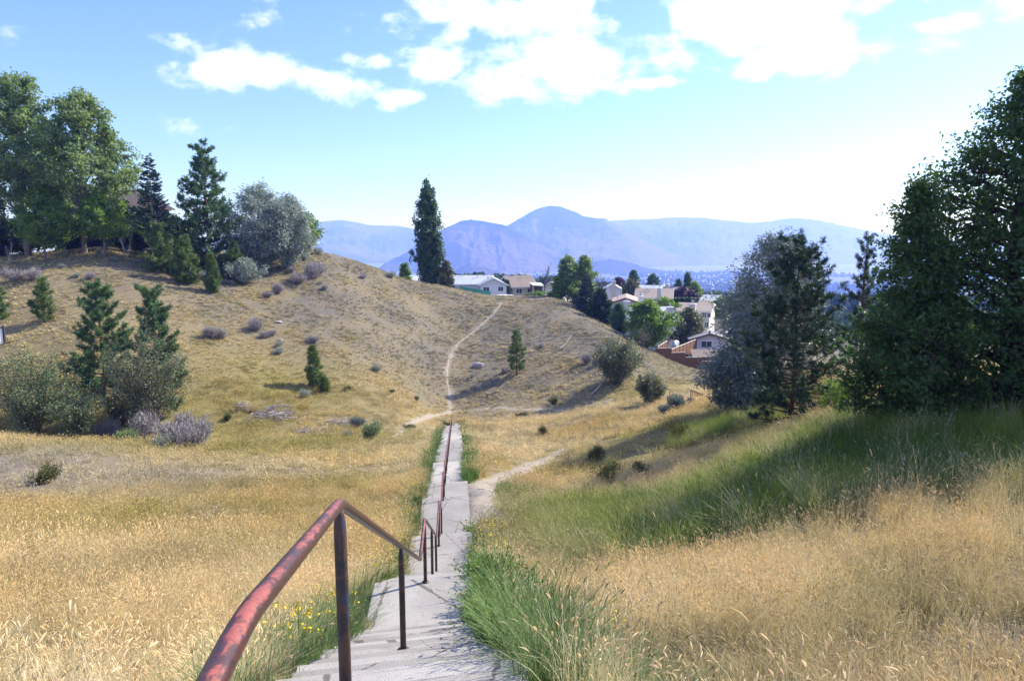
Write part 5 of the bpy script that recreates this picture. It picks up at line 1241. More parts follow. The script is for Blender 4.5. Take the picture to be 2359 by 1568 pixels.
# ================================================================== fences
def fence(name, label, pts_, H, mat, cap=None, stepped=True, panel=2.4, cat='fence', drop=.5):
    P = np.array(pts_, float); r = empty(name, P[0], label, cat)
    dist = np.concatenate([[0], np.cumsum(np.linalg.norm(np.diff(P[:, :2], axis=0), axis=1))]); n = max(1, int(round(dist[-1] / panel)))
    t = np.linspace(0, dist[-1], n + 1); Q = np.stack([np.interp(t, dist, P[:, k]) for k in range(3)], 1) - P[0]
    for i in range(n):
        a, c_ = Q[i], Q[i + 1]; d = unit((c_ - a) * [1, 1, 0]); nn = np.array([-d[1], d[0], 0]) * .03
        zt = (a[2] + c_[2]) / 2 + H if stepped else None
        za, zc = (zt, zt) if stepped else (a[2] + H, c_[2] + H)
        g0 = a + d * .06; g1 = c_ - d * .06
        lo = min(a[2], c_[2]) - drop
        MB().hexa([g0 * [1, 1, 0] - nn + [0, 0, lo], g1 * [1, 1, 0] - nn + [0, 0, lo], g1 * [1, 1, 0] + nn + [0, 0, lo], g0 * [1, 1, 0] + nn + [0, 0, lo]],
                  [g0 * [1, 1, 0] - nn + [0, 0, za], g1 * [1, 1, 0] - nn + [0, 0, zc], g1 * [1, 1, 0] + nn + [0, 0, zc], g0 * [1, 1, 0] + nn + [0, 0, za]]).build('panel', mat, r)
        if cap is not None:
            n2 = nn * 2.6
            MB().hexa([a * [1, 1, 0] - n2 + [0, 0, za + .003], c_ * [1, 1, 0] - n2 + [0, 0, zc + .003], c_ * [1, 1, 0] + n2 + [0, 0, zc + .003], a * [1, 1, 0] + n2 + [0, 0, za + .003]],
                      [a * [1, 1, 0] - n2 + [0, 0, za + .06], c_ * [1, 1, 0] - n2 + [0, 0, zc + .06], c_ * [1, 1, 0] + n2 + [0, 0, zc + .06], a * [1, 1, 0] + n2 + [0, 0, za + .06]]).build('cap_rail', cap, r)
        if stepped:
            MB().hexa([g0 * [1, 1, 0] - nn * 2 + [0, 0, za - H * .45], g1 * [1, 1, 0] - nn * 2 + [0, 0, za - H * .45], g1 * [1, 1, 0] - nn * 1.05 + [0, 0, za - H * .45], g0 * [1, 1, 0] - nn * 1.05 + [0, 0, za - H * .45]],
                      [g0 * [1, 1, 0] - nn * 2 + [0, 0, za - H * .4], g1 * [1, 1, 0] - nn * 2 + [0, 0, za - H * .4], g1 * [1, 1, 0] - nn * 1.05 + [0, 0, za - H * .4], g0 * [1, 1, 0] - nn * 1.05 + [0, 0, za - H * .4]]).build('rail', M_WOODB, r)
    for i in range(n + 1):
        a = Q[i]; s_ = .06; zt = a[2] + H + (.12 if stepped else .05)
        MB().box(a[0] - s_, a[0] + s_, a[1] - s_, a[1] + s_, a[2] - drop, zt).build('post', mat, r)
    return r
M_CAPW = plain('pale_cap_rail', (.62, .55, .48), .7, .2, .1)
def fl(uvD): return [at(u, v, D) for (u, v, D) in uvD]
fence('board_fence', 'stepped red brown board fence at the foot of the right hillside', fl([(1511, 820, 104), (1546, 829, 104.5), (1580, 840, 105), (1614, 850, 105), (1650, 858, 105)]), 1.5, M_WOODF, M_CAPW)
fence('board_fence', 'red brown side fence running back beside the lilac bungalow', fl([(1546, 826, 104.6), (1604, 800, 119)]), 1.45, M_WOODF, M_CAPW)
fence('board_fence', 'short red brown fence end by the maple tree', fl([(1514, 818, 104.2), (1536, 803, 112)]), 1.3, M_WOODF, M_CAPW)
fence('yard_fence', 'low brown fence in front of the tan stucco house', fl([(1190, 694, 140), (1225, 697, 138), (1250, 697, 137)]), .95, M_WOODB, None, False)
fence('yard_fence', 'red brown fence climbing left of the twin aspens', fl([(1251, 698, 136), (1282, 703, 129)]), 1.6, M_WOODF, M_CAPW)

# green mesh fence and tarp by the white house
m, t, o = mat_new('green_mesh'); pb = principled(t, (.10, .42, .36), .7, .2); tb = t.new('ShaderNodeBsdfTransparent'); ms = t.new('ShaderNodeMixShader'); ms.inputs[0].default_value = .68
t.link(tb.outputs[0], ms.inputs[1]); t.link(pb.outputs[0], ms.inputs[2]); t.link(ms.outputs[0], o.inputs[0]); M_MESH = m
fence('mesh_fence', 'green mesh fence along the white house garden', fl([(1060, 678, 140), (1095, 684, 139), (1130, 690, 138)]), 1.7, M_MESH, None, False, 2.8)
M_TARP = plain('white_tarp', (.78, .78, .80), .5, .3, .06, 3, 6, bdist=.08)
def lump(name, label, cat, base, sx, sy, sz, mat, seed, rz=0.0, rough_=.25, power=2.6):
    bm = bmesh.new(); bmesh.ops.create_icosphere(bm, subdivisions=3, radius=1); rg = np.random.default_rng(seed)
    ks = rg.normal(size=(7, 3)); ph = rg.random(7) * 6.28
    for v in bm.verts:
        c_ = np.array(v.co); dsp = 1 + rough_ * sum(math.sin(3.1 * (k @ c_) + p_) for k, p_ in zip(ks, ph)) / 7
        n_ = (abs(c_[0]) ** power + abs(c_[1]) ** power + abs(c_[2]) ** power) ** (1 / power); c_ = c_ / n_ * dsp
        v.co = (c_[0] * sx, c_[1] * sy, max(-.35 * sz, c_[2] * sz))
    me = bpy.data.meshes.new(name); bm.to_mesh(me); bm.free(); me.polygons.foreach_set('use_smooth', np.ones(len(me.polygons), bool)); me.materials.append(mat)
    o_ = link(name, me); o_.location = tuple(base); o_.rotation_euler = (0, 0, rz); return tag(o_, label, cat)
lump('tarp_covered_pile', 'long pile under a white tarp below the white house', 'tarp', at(1160, 688, 139), px(28, 139), 1.3, px(9, 139), M_TARP, 5, R(-14), .18, 5)
lump('covered_boat', 'tall pointed thing under a white cover behind the board fence', 'cover', at(1556, 795, 119), .55, 1.5, .95, plain('grey_blue_cover', (.42, .45, .52), .6, .3), 6, R(-30), .3, 2.0)

# chain link fence on the crest of the left hill
ch = empty('chain_link_fence', hit(690, 576), 'chain link fence on the hill crest by the silver olives', 'fence')
cl0 = np.array(ch.location); cp = [stand(u, D_) for (u, D_) in ((655, 110), (680, 112), (703, 113), (722, 115), (742, 117))]
for p_ in cp: MB().tube([p_ - cl0 + [0, 0, -.3], p_ - cl0 + [0, 0, 1.5]], .035, 6).build('post', M_METAL, ch)
mb = MB()
for a, c_ in zip(cp[:-1], cp[1:]): mb.tube([a - cl0 + [0, 0, 1.48], c_ - cl0 + [0, 0, 1.48]], .025, 5)
mb.build('top_rail', M_METAL, ch)
mb = MB()
for a, c_ in zip(cp[:-1], cp[1:]):
    L = np.linalg.norm(c_ - a); n = int(L / .16)
    for k in range(-9, n):
        for s_ in (1, -1):
            f0, f1 = k / n, (k + 9) / n; z0, z1 = (0, 1.45) if s_ > 0 else (1.45, 0)
            g0, g1 = max(0, f0), min(1, f1); w0 = z0 + (z1 - z0) * (g0 - f0) / (f1 - f0); w1 = z0 + (z1 - z0) * (g1 - f0) / (f1 - f0)
            mb.tube([a + (c_ - a) * g0 - cl0 + [0, 0, w0], a + (c_ - a) * g1 - cl0 + [0, 0, w1]], .006, 3, False)
mb.build('wire_mesh', M_METAL, ch)
# white picket panel cut by the left edge
wp = empty('picket_fence', hit(-20, 795), 'white slatted fence end with dark post at the left edge', 'fence'); M_DKP = plain('dark_post_paint', (.05, .04, .05), .6, .3)
wl = np.array(wp.location); dw = wl[1]; wsc = dw / FPX
e_ = px(30, dw)
for k in range(9):
    xk = px(29, dw) - k * .3; MB().box(xk - .23, xk, 0, .05, -.1, px(40, dw) - .03 * k).build('slat', M_TRIM, wp)
MB().box(px(29, dw) + .02, px(29, dw) + .2, -.05, .1, -.3, px(46, dw)).build('post', M_DKP, wp); MB().box(px(29, dw) - 2.7, px(29, dw) + .02, -.05, 0, px(40, dw), px(42.5, dw)).build('rail', M_DKP, wp)
# leaning lattice panel
lp = hit(1605, 920); lt = empty('lattice_panel', lp, 'small leaning red brown lattice panel in front of the olive shrub', 'panel', None, R(-12)); M_LAT = plain('lattice_wood', (.28, .13, .09), .8, .1, .2)
wL, hL = px(30, lp[1]), px(24, lp[1])
MB().box(-wL / 2, -wL / 2 + .08, 0, .06, -.2, hL).build('frame_post', M_LAT, lt); MB().hexa([(-wL / 2, 0, hL - .09), (wL / 2, 0, hL * .55 - .09), (wL / 2, .06, hL * .55 - .09), (-wL / 2, .06, hL - .09)], [(-wL / 2, 0, hL), (wL / 2, 0, hL * .55), (wL / 2, .06, hL * .55), (-wL / 2, .06, hL)]).build('frame_rail', M_LAT, lt)
for k in range(8):
    x0 = -wL / 2 + k * wL / 8; zt = hL * (1 - .45 * (k + .5) / 8) - .08
    MB().box(x0 + .02, x0 + wL / 8 - .05, .02, .04, -.1, zt).build('slat', M_LAT, lt)

# ================================================================== trees among the houses
b, h = tall(992, 136, 414); broad('lombardy_poplar', 'tall dark columnar poplar standing alone on the skyline', b, h, px(33, 136), P_POP, L_POPLAR, m_bark_d, 501, 64, 24000, (0.40, 0.32), 0.55, 0.05, 0.4, (-.4, 0), 2.6, 4, tc=.08, vol=.45, squash=1.6)
b, h = tall(1030, 133, 600); broad('poplar_sucker', 'grey green half dead tree leaning at the foot of the tall poplar', b, h, px(17, 133), P_ROUND, L_OLIVE, m_bark_d, 502, 16, 4000, (0.34, 0.26), 0.6, 0.1, 0.12)
b, h = tall(1036, 134, 575); bare('dead_tree', 'dead branch tree right beside the tall poplar', b, h, 2.2, m_bark_d, 503, limbs=7, tr=.1)
b, h = tall(934, 140, 606); broad('small_tree', 'small bright tree peeking over the ridge left of the poplar', b, h, px(16, 140), P_COL, L_BRIGHT, m_bark_d, 504, 14, 3500, (0.36, 0.3), 0.5, 0.05, 0.12)
b, h = tall(1308, 128, 590); broad('aspen_tree', 'left of the twin pale green aspens beside the houses', b, h, px(31, 128), P_COL, L_COTTON, m_bark_p, 511, 36, 13000, (0.36, 0.28), 0.7, 0.12, 0.18, (0, 0), 1.0, 4, tc=.22, group='twin aspens')
b, h = tall(1342, 129, 588); broad('aspen_tree', 'right of the twin pale green aspens beside the houses', b, h, px(28, 129), P_COL, L_COTTON, m_bark_p, 512, 36, 12000, (0.36, 0.28), 0.7, 0.12, 0.18, (.3, 0), 1.0, 4, tc=.2, group='twin aspens')
b, h = tall(1288, 127, 640); broad('aspen_tree', 'short leafy aspen on the left of the twin aspens', b, h, px(17, 127), P_COL, L_BRIGHT, m_bark_p, 513, 18, 5000, (0.34, 0.28), 0.5, 0.05, 0.1)
for i, (u, D, vt, lb) in enumerate([(1254, 138, 596, 'bare pale barked tree in front of the tan stucco house'), (1362, 133, 598, 'bare tree close behind the right twin aspen'), (1388, 134, 602, 'bare spreading tree left of the narrow white house')]):
    b, h = tall(u, D, vt); bare('bare_tree', lb, b, h, 2.6, m_bark_g, 520 + i, limbs=16, tr=.13, stems=1 + (i > 0), group='bare trees by the houses')
for i, (u, D, vt, rp_, mm, lb) in enumerate([(1352, 119, 634, 33, N_SPRUCE, 'dark spruce in front of the twin aspens'), (1384, 115, 668, 38, N_PINED, 'wide dark conifer right of the dark spruce'), (1426, 111, 704, 30, N_PINE, 'small pine in front of the pale roof of the teal house')]):
    b, h = tall(u, D, vt); 
    if i == 0: spruce('conifer_tree', lb, b, h, px(rp_, D), mm, m_bark_d, 530 + i, 22, 8, .03, dens=20, ndl=.5, wdt=.2, group='conifers on the ridge by the houses')
    else: pine('conifer_tree', lb, b, h, px(rp_, D), mm, m_bark_r, 530 + i, 16, 8, 8, .5, 20, .03, pw=.6, wdt=.10, group='conifers on the ridge by the houses')
b, h = tall(1494, 107, 694); broad('maple_tree', 'bright green maple in front of the teal house', b, h, px(58, 107), P_ROUND, L_BRIGHT, m_bark_d, 541, 30, 15000, (0.34, 0.30), 0.7, 0.12, 0.2, vol=.5)
b, h = tall(1590, 124, 708); broad('olive_green_tree', 'round dull olive tree between teal house and tan townhouse', b, h, px(48, 124), P_ROUND, L_OLIVE, m_bark_d, 542, 26, 11000, (0.34, 0.26), 0.8, 0.05, 0.2)
for i, (u, v0, vt, D, rp_, mm, lb) in enumerate([(1426, 690, 640, 205, 22, L_PURPLE, 'dark purple leaved tree behind the narrow white house'), (1574, 704, 664, 176, 27, L_PURPLE, 'dark purple leaved tree in the middle of the roofs'), (1452, 692, 644, 180, 20, L_OLIVE, 'pale green tree between two roofs with chimneys'), (1600, 700, 650, 185, 18, L_BRIGHT, 'light green tree right of the purple tree'), (1530, 722, 690, 150, 22, L_BRIGHT, 'light green garden shrub by the teal house chimney'), (1660, 735, 690, 165, 26, L_BRIGHT, 'bright garden tree half hidden by the silver olive'), (1210, 700, 645, 215, 16, L_OLIVE, 'yellow green tree crown above the brown roofs')]):
    b = at(u, v0, D); broad('garden_tree', lb, b, px(v0 - vt, D), px(rp_, D), P_ROUND, mm, m_bark_d, 550 + i, 18, 5500, (0.45, 0.36), 0.8, 0.06, 0.15)
for i, (u, v0, vt, D, rp_, lb) in enumerate([(1458, 682, 626, 240, 23, 'left of two dark conifers behind the roofs'), (1503, 684, 635, 240, 24, 'right of two dark conifers behind the roofs')]):
    b = at(u, v0, D); pine('garden_conifer', lb, b, px(v0 - vt, D), px(rp_, D), N_PINE, m_bark_r, 560 + i, 14, 8, 7, .8, 16, .03, pw=.55, wdt=.22, group='conifers behind the roofs')
for i, (u, v0, vt, D, rp_, lb) in enumerate([(1582, 694, 628, 200, 11, 'tall slim poplar among the roofs'), (1562, 694, 644, 202, 8, 'shorter slim poplar among the roofs')]):
    b = at(u, v0, D); broad('slim_poplar', lb, b, px(v0 - vt, D), px(rp_, D), P_COL, L_POPLAR, m_bark_d, 565 + i, 24, 5500, (0.5, 0.4), 0.6, 0.05, 0.2, (0, 0), 1.4, 3, tc=.08)
hd = at(1563, 703, 172); rg = np.random.default_rng(77); f_ = FB(); nC = 4500
C_ = rg.uniform([-4.2, -.8, -.5], [4.2, .8, 2.0], (nC, 3)); V, Q = diamonds(C_, rg.normal(size=(nC, 3)) + [0, -.4, .4], .35, .28, rg); f_.leaves(V, Q, rg)
o_ = link('clipped_hedge', f_.mesh('clipped_hedge', L_DARK)); o_.location = tuple(hd); tag(o_, 'dark clipped hedge in front of the garage', 'hedge')
b, h = tall(1190, 150, 668); 
for i, (u, v0, D, rp_, hp, lb) in enumerate([(1222, 690, 150, 14, 14, 'yellowish garden shrub by the tan house fence'), (1240, 690, 148, 16, 15, 'green garden shrub by the patio'), (1168, 672, 168, 4, 26, 'narrow dark cypress between white and tan houses')]):
    b = at(u, v0, D); broad('garden_shrub', lb, b, px(hp, D), px(rp_, D), P_ROUND if i < 2 else P_COL, [L_RABBIT, L_BRIGHT, L_DARK][i], m_bark_d, 570 + i, 14, 2600, (0.34, 0.28), 0.5, 0.03, 0.08, cat='shrub')

# ================================================================== far valley: town and woods
def town_mesh():
    mb = MB(); mb.prism([(-5, 0, -2), (5, 0, -2), (5, 0, 4), (0, 0, 7), (-5, 0, 4)], (0, 14, 0)); me = mb.mesh('far_house'); return me
m, t, o = mat_new('far_building_paint'); ti = t.new('ShaderNodeAttribute', attribute_name='tint', attribute_type='INSTANCER'); b = principled(t, ti.outputs['Color'], .8, .2); t.link(b.outputs[0], o.inputs[0]); M_FARB = m
me = town_mesh(); me.materials.append(M_FARB); C_TOWN = src('far_house', [me])
rg = np.random.default_rng(91); f_ = FB(); n_ = 260
C_ = rg.normal(size=(n_, 3)); C_ /= np.linalg.norm(C_, axis=1)[:, None]; C_ = C_ * [6, 6, 7] * rg.uniform(.6, 1, (n_, 1)) + [0, 0, 6]; V, Q = diamonds(C_, rg.normal(size=(n_, 3)) + [0, 0, .5], 3.6, 3.0, rg); f_.leaves(V, Q, rg)
C_WOOD = src('far_tree', [f_.mesh('far_tree', m_grass)])
def uvD_points(n, u0, u1, D0, D1, seed):
    rg = np.random.default_rng(seed); D = np.exp(rg.uniform(math.log(D0), math.log(D1), n)); u = rg.uniform(u0, u1, n); x = (u - CX) / FPX * D; return x, D, rg
x, y, rg = uvD_points(4200, 1050, 2250, 900, 5200, 92); n1 = fbm(x, y * .6, 260.0, 3, 93); k = (n1 > .08); x, y = x[k], y[k]; z = terr(x, y); n = len(x)
wc = np.array([[.7, .7, .72], [.45, .45, .47], [.35, .3, .28], [.5, .48, .45], [.25, .23, .25]])[rg.integers(0, 5, n)]
s_ = rg.uniform(.7, 1.5, n)
scatter('far_town', C_TOWN, np.stack([x, y, z], 1), np.stack([0 * x, 0 * x, rg.uniform(0, 6.28, n)], 1), np.stack([s_ * rg.uniform(.8, 2.0, n), s_, s_ * .8], 1), wc, 'distant town houses sprinkled over the valley floor', 'houses')
x, y, rg = uvD_points(22000, 1000, 2300, 420, 5200, 94); n1 = fbm(x, y * .6, 300.0, 3, 95); k = (n1 > -.10); x, y = x[k], y[k]; z = terr(x, y); n = len(x); s_ = rg.uniform(.5, 1.3, n)
tc_ = np.array([.05, .085, .03]) * rg.uniform(.6, 1.7, n)[:, None]
scatter('valley_woods', C_WOOD, np.stack([x, y, z], 1), np.stack([0 * x, 0 * x, rg.uniform(0, 6.28, n)], 1), np.stack([s_, s_, s_], 1), tc_, 'distant trees massed over the valley floor', 'trees')
x, y, rg = uvD_points(900, 1280, 2400, 225, 430, 96); z = terr(x, y); n = len(x); s_ = rg.uniform(.3, .62, n)
tc_ = np.array([.055, .085, .03]) * rg.uniform(.6, 1.9, n)[:, None]
scatter('slope_woods', C_WOOD, np.stack([x, y, z], 1), np.stack([0 * x, 0 * x, rg.uniform(0, 6.28, n)], 1), np.stack([s_, s_, s_], 1), tc_, 'trees massed on the slope below the houses', 'trees')
# ================================================================== sagebrush, stones, dead wood
def sage_mesh(seed, mat, n_leaf=1500, H=.6, Rr=.6, leaf=.06, twig=30, asp=.38):
    rg = np.random.default_rng(seed); wd = FB(); lf = FB(); C = []
    lobes = rg.normal(0, .42, (6, 2)) * Rr; lh = rg.uniform(.55, 1.0, 6) * H
    for i in range(twig):
        k = i % 6; e = np.array([lobes[k, 0] + rg.normal(0, .18 * Rr), lobes[k, 1] + rg.normal(0, .18 * Rr), lh[k] * rg.uniform(.6, .95)])
        wd.branch(curve(np.array([rg.normal(0, .06), rg.normal(0, .06), -.05]), e, .03, 4), [.022 * Rr / .6, .016 * Rr / .6, .01, .004], 4); C.append(e)
    C = np.array(C); idx = rg.integers(0, len(C), n_leaf); d = rg.normal(size=(n_leaf, 3)); d /= np.linalg.norm(d, axis=1)[:, None]
    P = C[idx] * rg.uniform(.45, 1, (n_leaf, 1)) + d * (rg.random(n_leaf) ** .5 * .34 * Rr)[:, None]; P[:, 2] = np.maximum(P[:, 2], .02)
    V, Q = dirleaves(P, d * .6 + rg.normal(0, .3, d.shape) + [0, 0, .8], leaf * rg.uniform(.6, 1.4, n_leaf), leaf * asp, rg); lf.leaves(V, Q, rg)
    return wd.mesh('stems', m_twig, True), lf.mesh('foliage', mat)
SAGE = {'p': [sage_mesh(600 + i, L_SAGE, 1500, .62, .6, .085) for i in range(4)], 'g': [sage_mesh(610 + i, L_SAGEG, 2400, .6, .62, .13, 46, .12) for i in range(4)],
        'b': [sage_mesh(620 + i, L_SAGEB, 2600, .65, .6, .085) for i in range(2)], 'r': [sage_mesh(630 + i, L_RABBIT, 3000, .66, .6, .08) for i in range(2)],
        'o': [sage_mesh(640 + i, L_OLIVE, 2600, .66, .62, .085) for i in range(2)]}
SG = [  # u, v(base), half width px, kind, label
 (725,640,34,'g','largest grey brown sagebrush on the hill right of the grove'),(690,652,22,'g','second grey sagebrush just left of the largest one on the hill'),(672,628,14,'g','small grey sagebrush above the second grey one on the hill'),(640,676,20,'g','dark grey sagebrush casting a long shadow below the hill crest'),(616,686,15,'g','small grey sagebrush left of the dark one below the crest'),
 (838,642,11,'g','lone small grey sagebrush high on the bare hill face'),(748,668,11,'g','small grey sagebrush below the largest one on the hill'),(700,600,16,'p','small pale sagebrush under the end of the grove'),(735,588,16,'p','pale sagebrush on the crest by the chain link fence'),(900,640,16,'p','pale sagebrush sitting on the ridge line left of the poplar'),
 (698,915,20,'p','pale sagebrush low on the slope left of the small pine'),(866,857,17,'p','pale sagebrush on the slope midway to the footpath'),(590,762,26,'g','grey sagebrush cluster in the middle of the left slope'),(612,778,18,'g','small grey sagebrush at the right of the mid slope cluster'),(640,800,14,'p','upper of two pale sagebrush above the left slope hollow'),(645,815,17,'p','lower of two pale sagebrush above the left slope hollow'),(482,776,28,'g','grey dead looking sagebrush right of the paired pines'),(512,780,20,'g','grey sagebrush just right of the dead looking one'),(628,772,14,'g','upper small grey sagebrush by the mid slope cluster'),(722,790,16,'g','small grey sagebrush directly above the small slope pine'),
 (1123,914,8,'p','left of two tiny pale sagebrush right of the path foot'),(1142,906,8,'p','right of two tiny pale sagebrush right of the path foot'),(1247,802,9,'p','tiny pale sagebrush right of the lone young pine top'),(1163,858,12,'g','grey sagebrush touching the lone young pine'),(1352,836,20,'g','grey sagebrush left of the larger hillside bush'),(1088,869,8,'p','tiny pale sagebrush just below the boulder'),(1275,930,13,'o','round olive shrub above the crossing footpath'),(1372,842,16,'g','grey sagebrush nearest the larger hillside bush'),
 (78,645,26,'g','dark grey sagebrush on the left crest under the cottonwoods'),(32,648,26,'g','grey sagebrush left of the dark one on the left crest'),(208,642,16,'g','small grey sagebrush right of the dark one on the left crest'),(262,602,11,'p','small pale sagebrush below the dark house thicket'),(226,584,12,'p','pale sagebrush at the edge of the cottonwood shade'),(312,606,9,'p','small pale sagebrush below the bare hilltop sapling'),(145,618,10,'p','small pale sagebrush right of the left crest brush'),(180,640,12,'p','pale sagebrush between two grey ones on the left crest'),
 (422,634,34,'g','purplish grey brush at the foot of the young pines'),(468,645,22,'g','low purplish brush under the smallest pine sapling'),(525,655,14,'g','small grey brush left of the lowest silvery shrub'),
 (850,1008,40,'r','blue green rabbitbrush with yellow tips by the branch pile'),(802,1006,18,'p','pale sagebrush in the grass left of the stairs end'),(820,985,22,'b','bluish brush behind the rabbitbrush'),
 (1562,946,32,'b','blue grey sagebrush on the bank below the lattice panel'),(1530,955,22,'b','smaller blue grey sagebrush left of the one below the lattice'),(1592,932,14,'b','small blue sagebrush touching the lattice panel'),
 (1400,1108,46,'o','dark olive shrub in the shade right of the sandy path'),(1375,1062,34,'o','olive shrub behind the dark shaded shrub'),(1580,1015,40,'o','dull olive shrub on the right bank in front of the pine'),(1480,1100,34,'o','low dark shrub in the tree shadow'),
 (250,1010,46,'g','left end of the grey dead brush in front of the gully bushes'),(332,1008,56,'g','tall grey dead brush at the foot of the large twiggy bush'),(408,1022,56,'g','broad pale grey brush in the middle of the dead brush patch'),(462,1026,50,'g','right end of the grey dead brush patch'),(282,1020,32,'r','green rabbitbrush among the grey dead brush'),(370,1032,30,'p','pale sage at the front of the grey dead brush patch'),(425,990,40,'g','grey dead brush behind the broad pale one'),
 (105,1112,40,'o','low green weed clump on the bare patch at the left'),(525,968,14,'o','small olive shrub left of the wide branch heap'),(940,990,16,'o','olive weed tuft left of the stairs end'),(1030,985,12,'o','olive weed tuft at the very foot of the stairs'),(1200,962,14,'o','olive weed tuft below the crossing footpath'),(1250,1000,16,'o','olive weed tuft in the grass right of the lower stairs'),(900,905,10,'o','upper small olive tuft left of the hillside footpath'),(960,920,9,'o','lower small olive tuft left of the hillside footpath'),(800,900,12,'o','small olive tuft right of the tiny pine seedling'),
]
cnt = {}
for (u, v, wp_, kd, lb) in SG:
    p_ = hit(u, v); D_ = p_[1]; i_ = cnt.get(kd, 0); cnt[kd] = i_ + 1
    sm, fm = SAGE[kd][i_ % len(SAGE[kd])]; s_ = px(wp_, D_) / .62
    nm = {'p': 'sagebrush', 'g': 'dry_sagebrush', 'b': 'blue_sagebrush', 'r': 'rabbitbrush', 'o': 'olive_shrub'}[kd]
    gl = {'p': 'small pale green sagebrush dotted over the dry slopes', 'g': 'small grey dry sagebrush dotted over the dry slopes', 'b': 'small blue sagebrush on the right bank', 'o': 'small olive green weed tuft in the gully grass'}
    r = empty(nm, p_, lb or gl[kd], 'shrub', 'shrubs dotted over the slopes' if lb else 'small %s shrubs' % {'p': 'pale', 'g': 'grey', 'b': 'blue', 'o': 'olive'}[kd], rng.random() * 6.28)
    zsc = 1.05 if (220 < u < 520 and v > 980) else 1.0; r.scale = (s_, s_, s_ * rng.uniform(.85, 1.2) * zsc); link('stems', sm, r); link('foliage', fm, r)

# boulder and stones
m, t, o = mat_new('lichen_rock'); c = coords(t); n1 = t.noise(c, 3.0, 6, .65); n2 = t.noise(c, 14.0, 5, .7)
cc_ = t.mix(t.ramp(n1, .35, .65), (.22, .20, .20), (.42, .40, .40)); cc_ = t.mix(t.math('MULTIPLY', t.ramp(n2, .5, .7), .6), cc_, (.13, .12, .12)); b = principled(t, cc_, .9, .2, n2, 0, .04, .8); t.link(b.outputs[0], o.inputs[0]); M_ROCK = m
p_ = hit(1101, 845); lump('boulder', 'pale grey boulder on the slope right of the footpath', 'boulder', p_ + [0, 0, .15], px(12, p_[1]), px(9, p_[1]), px(8, p_[1]), M_ROCK, 11, .4, .5)
for i, (u, v, w_, lb) in enumerate([(640, 742, 9, 'flat pale stone below the hill crest sagebrush'), (645, 783, 6, 'small pale stone among the sagebrush on the slope'), (1112, 930, 6, 'small dark stone right of the footpath foot'), (1110, 1128, 10, 'pale stone by the sandy footpath')]):
    p_ = hit(u, v); lump('stone', lb, 'stone', p_, px(w_, p_[1]), px(w_ * .6, p_[1]), px(w_ * .4, p_[1]), M_ROCK, 20 + i, i, .5)

# dead wood
m_dead = plain('bleached_wood', (.38, .34, .31), .9, .1, .3, 5, 20)
def deadlog(name, label, uv, rads, seed, lift=.08, twigs=8):
    P = np.array([hit(u, v) + [0, 0, l_] for (u, v, l_) in uv]); b0 = P[0].copy(); rg = np.random.default_rng(seed); mb = MB()
    t = np.linspace(0, 1, 12); ti_ = np.linspace(0, 1, len(P)); Q = np.stack([np.interp(t, ti_, P[:, k]) for k in range(3)], 1) - b0 + rg.normal(0, .03, (12, 3)) + [0, 0, lift]
    mb.tube(Q, np.linspace(rads, rads * .35, 12), 6)
    o_ = mb.build('trunk', m_dead, None, smooth=True); r = empty(name, b0, label, 'log'); o_.parent = r
    mt = MB()
    for k in range(twigs):
        c0 = Q[rg.integers(3, 11)]; d = unit(rg.normal(size=3) + [0, 0, .9]); L = rg.uniform(.4, 1.2) * (rads / .09); mt.tube([c0, c0 + d * L * .5 + rg.normal(0, .05, 3), c0 + d * L], [rads * .35, rads * .22, .008], 4)
    mt.build('twigs', m_dead, r); return r
deadlog('fallen_branch', 'bleached fallen trunk pointing up to the larger hillside bush', [(1362, 912, .05), (1380, 898, .3), (1398, 880, .6)], .12, 1)
deadlog('fallen_branch', 'grey fallen branch on the hillside above the lone pine', [(1290, 806, .05), (1305, 795, .3), (1318, 782, .7)], .08, 2)
deadlog('fallen_branch', 'crooked dead limb sticking out of the larger hillside bush', [(1366, 842, 1.0), (1385, 834, 1.4), (1402, 832, 1.6)], .07, 3, twigs=3)
def pile(name, label, u, v, wpx, hpx, n, seed):
    p_ = hit(u, v); D_ = p_[1]; rg = np.random.default_rng(seed); mb = MB(); W_ = px(wpx, D_); H_ = px(hpx, D_)
    for k in range(n):
        c_ = np.array([rg.normal(0, W_ * .45), rg.normal(0, W_ * .3), 0]); c_[2] = abs(rg.normal(0, .4)) * H_ * math.exp(-(c_[0] / W_) ** 2); a = rg.normal(0, .6) + (3.14 if rg.random() < .5 else 0); el_ = rg.normal(.1, .25); L = W_ * rg.uniform(.25, .7)
        d = np.array([math.cos(a) * math.cos(el_), math.sin(a) * math.cos(el_), math.sin(el_)]); zz = tz(p_[0] + c_[0], p_[1] + c_[1]) - p_[2]
        mb.tube([c_ - d * L / 2 + [0, 0, zz + .1], c_ + rg.normal(0, .05, 3) + [0, 0, zz + .12], c_ + d * L / 2 + [0, 0, zz + .1]], [rg.uniform(.02, .05), .03, .01], 4)
    o_ = mb.build(name, m_dead); o_.location = tuple(p_); tag(o_, label, 'brush pile', kind=None)
pile('branch_pile', 'neat pile of grey cut branches left of the stairs end', 786, 980, 38, 16, 70, 1)
pile('branch_pile', 'wide scattered heap of dead branches in the gully', 640, 962, 62, 26, 110, 2)
pile('branch_pile', 'thin litter of dead sticks in the grass below the heap', 715, 998, 60, 8, 45, 3)
pile('branch_pile', 'small heap of dead branches left of the wide scattered heap', 560, 945, 30, 22, 40, 4)

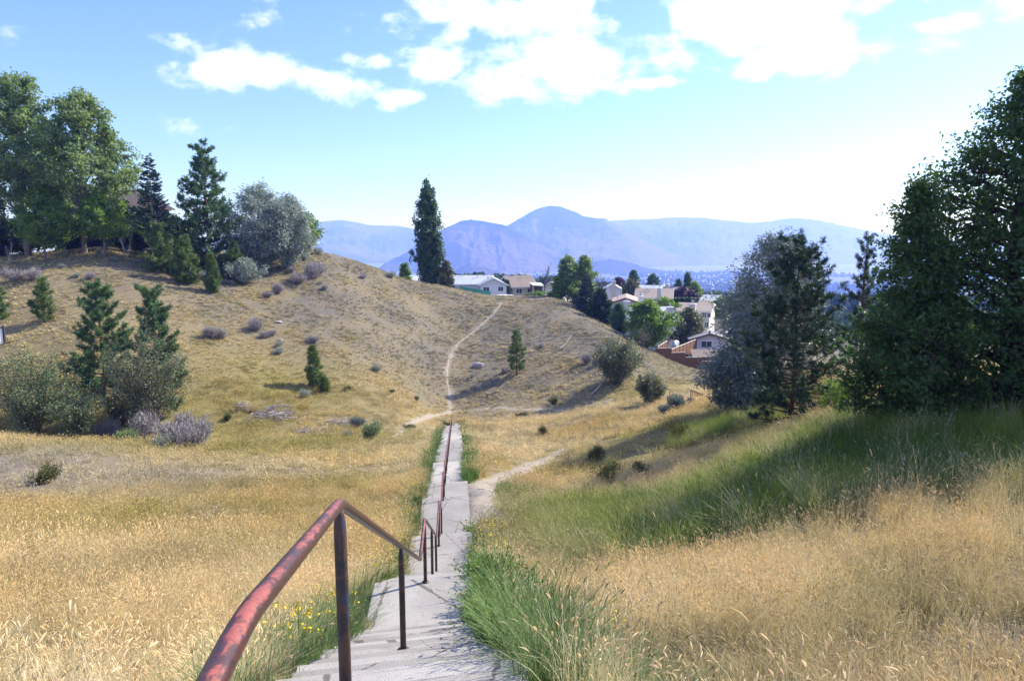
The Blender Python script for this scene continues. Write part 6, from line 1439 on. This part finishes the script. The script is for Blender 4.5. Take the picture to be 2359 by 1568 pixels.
# yellow flowering weeds by the stairs
m_stalk = leaf_mat('weed_stalks', (.10, .17, .035), (.17, .26, .06), None, .3)
def flower_weed(seed):
    f = weed(seed, 7, .55, .05, 9, None, .10); rg = np.random.default_rng(seed); g = FB()
    for k in range(16):
        a = rg.random() * 6.28; rr = rg.uniform(.02, .32); c0 = np.array([rr * math.cos(a), rr * math.sin(a), rg.uniform(.32, .62)])
        C = c0 + rg.normal(0, .012, (5, 3)); V, Q = diamonds(C, rg.normal(size=(5, 3)) + [0, 0, 1.2], .024, .024, rg); g.leaves(V, Q, rg)
        f.branch(np.array([c0 * [.4, .4, .55], c0]), [.002, .0012], 3)
    return f.mesh('stalks', m_stalk), g.mesh('blossoms', m_flower_y)
FW = [flower_weed(700 + i) for i in range(3)]
k = 0
for (y0, l, lb) in [(5.6, -1.0, 'yellow flowered weed beside the second rail post'), (6.5, -1.05, 'yellow flowered weed at the left edge of the steps'), (7.4, -1.0, 'yellow flowered weed just before the upper landing'), (8.6, -1.2, 'yellow flowered weed at the left corner of the upper landing'), (11.5, -1.1, 'yellow flowered weed left of the second flight'), (12.8, -1.2, 'yellow weed halfway down beside the second flight on the left'), (14.0, -1.1, 'yellow weed lower down beside the second flight on the left'), (16.5, -1.05, 'yellow weed at the left of the second landing'), (21, -1.3, 'yellow weed at the left of the third landing'), (24, -1.5, 'first of three yellow weeds left of the far stairs'), (25.5, -1.2, 'yellow weed closest to the far stairs on their left'), (27, -1.6, 'farthest yellow weed on the left of the stairs'), (13.4, 1.35, 'nearest of four yellow weeds right of the second flight'), (14.6, 1.5, 'second of four yellow weeds right of the second flight'), (16.2, 1.3, 'third of four yellow weeds right of the second flight'), (17.5, 1.45, 'farthest of four yellow weeds right of the second flight'), (7.0, 2.2, 'yellow flowered weed in the tall grass right of the steps')]:
    x_ = st_cx(y0) + l; r = empty('yellow_flowered_weed', (x_, y0, tz(x_, y0)), lb or 'small yellow flowered weed along the lower stair edge', 'weed', 'yellow weeds along the stairs' if lb else 'small yellow weeds by the lower stairs', k * 1.7)
    s_ = 1.0 if y0 < 12 else 1.15; r.scale = (s_, s_, s_); sm, fm = FW[k % 3]; link('stalks', sm, r); link('blossoms', fm, r); k += 1
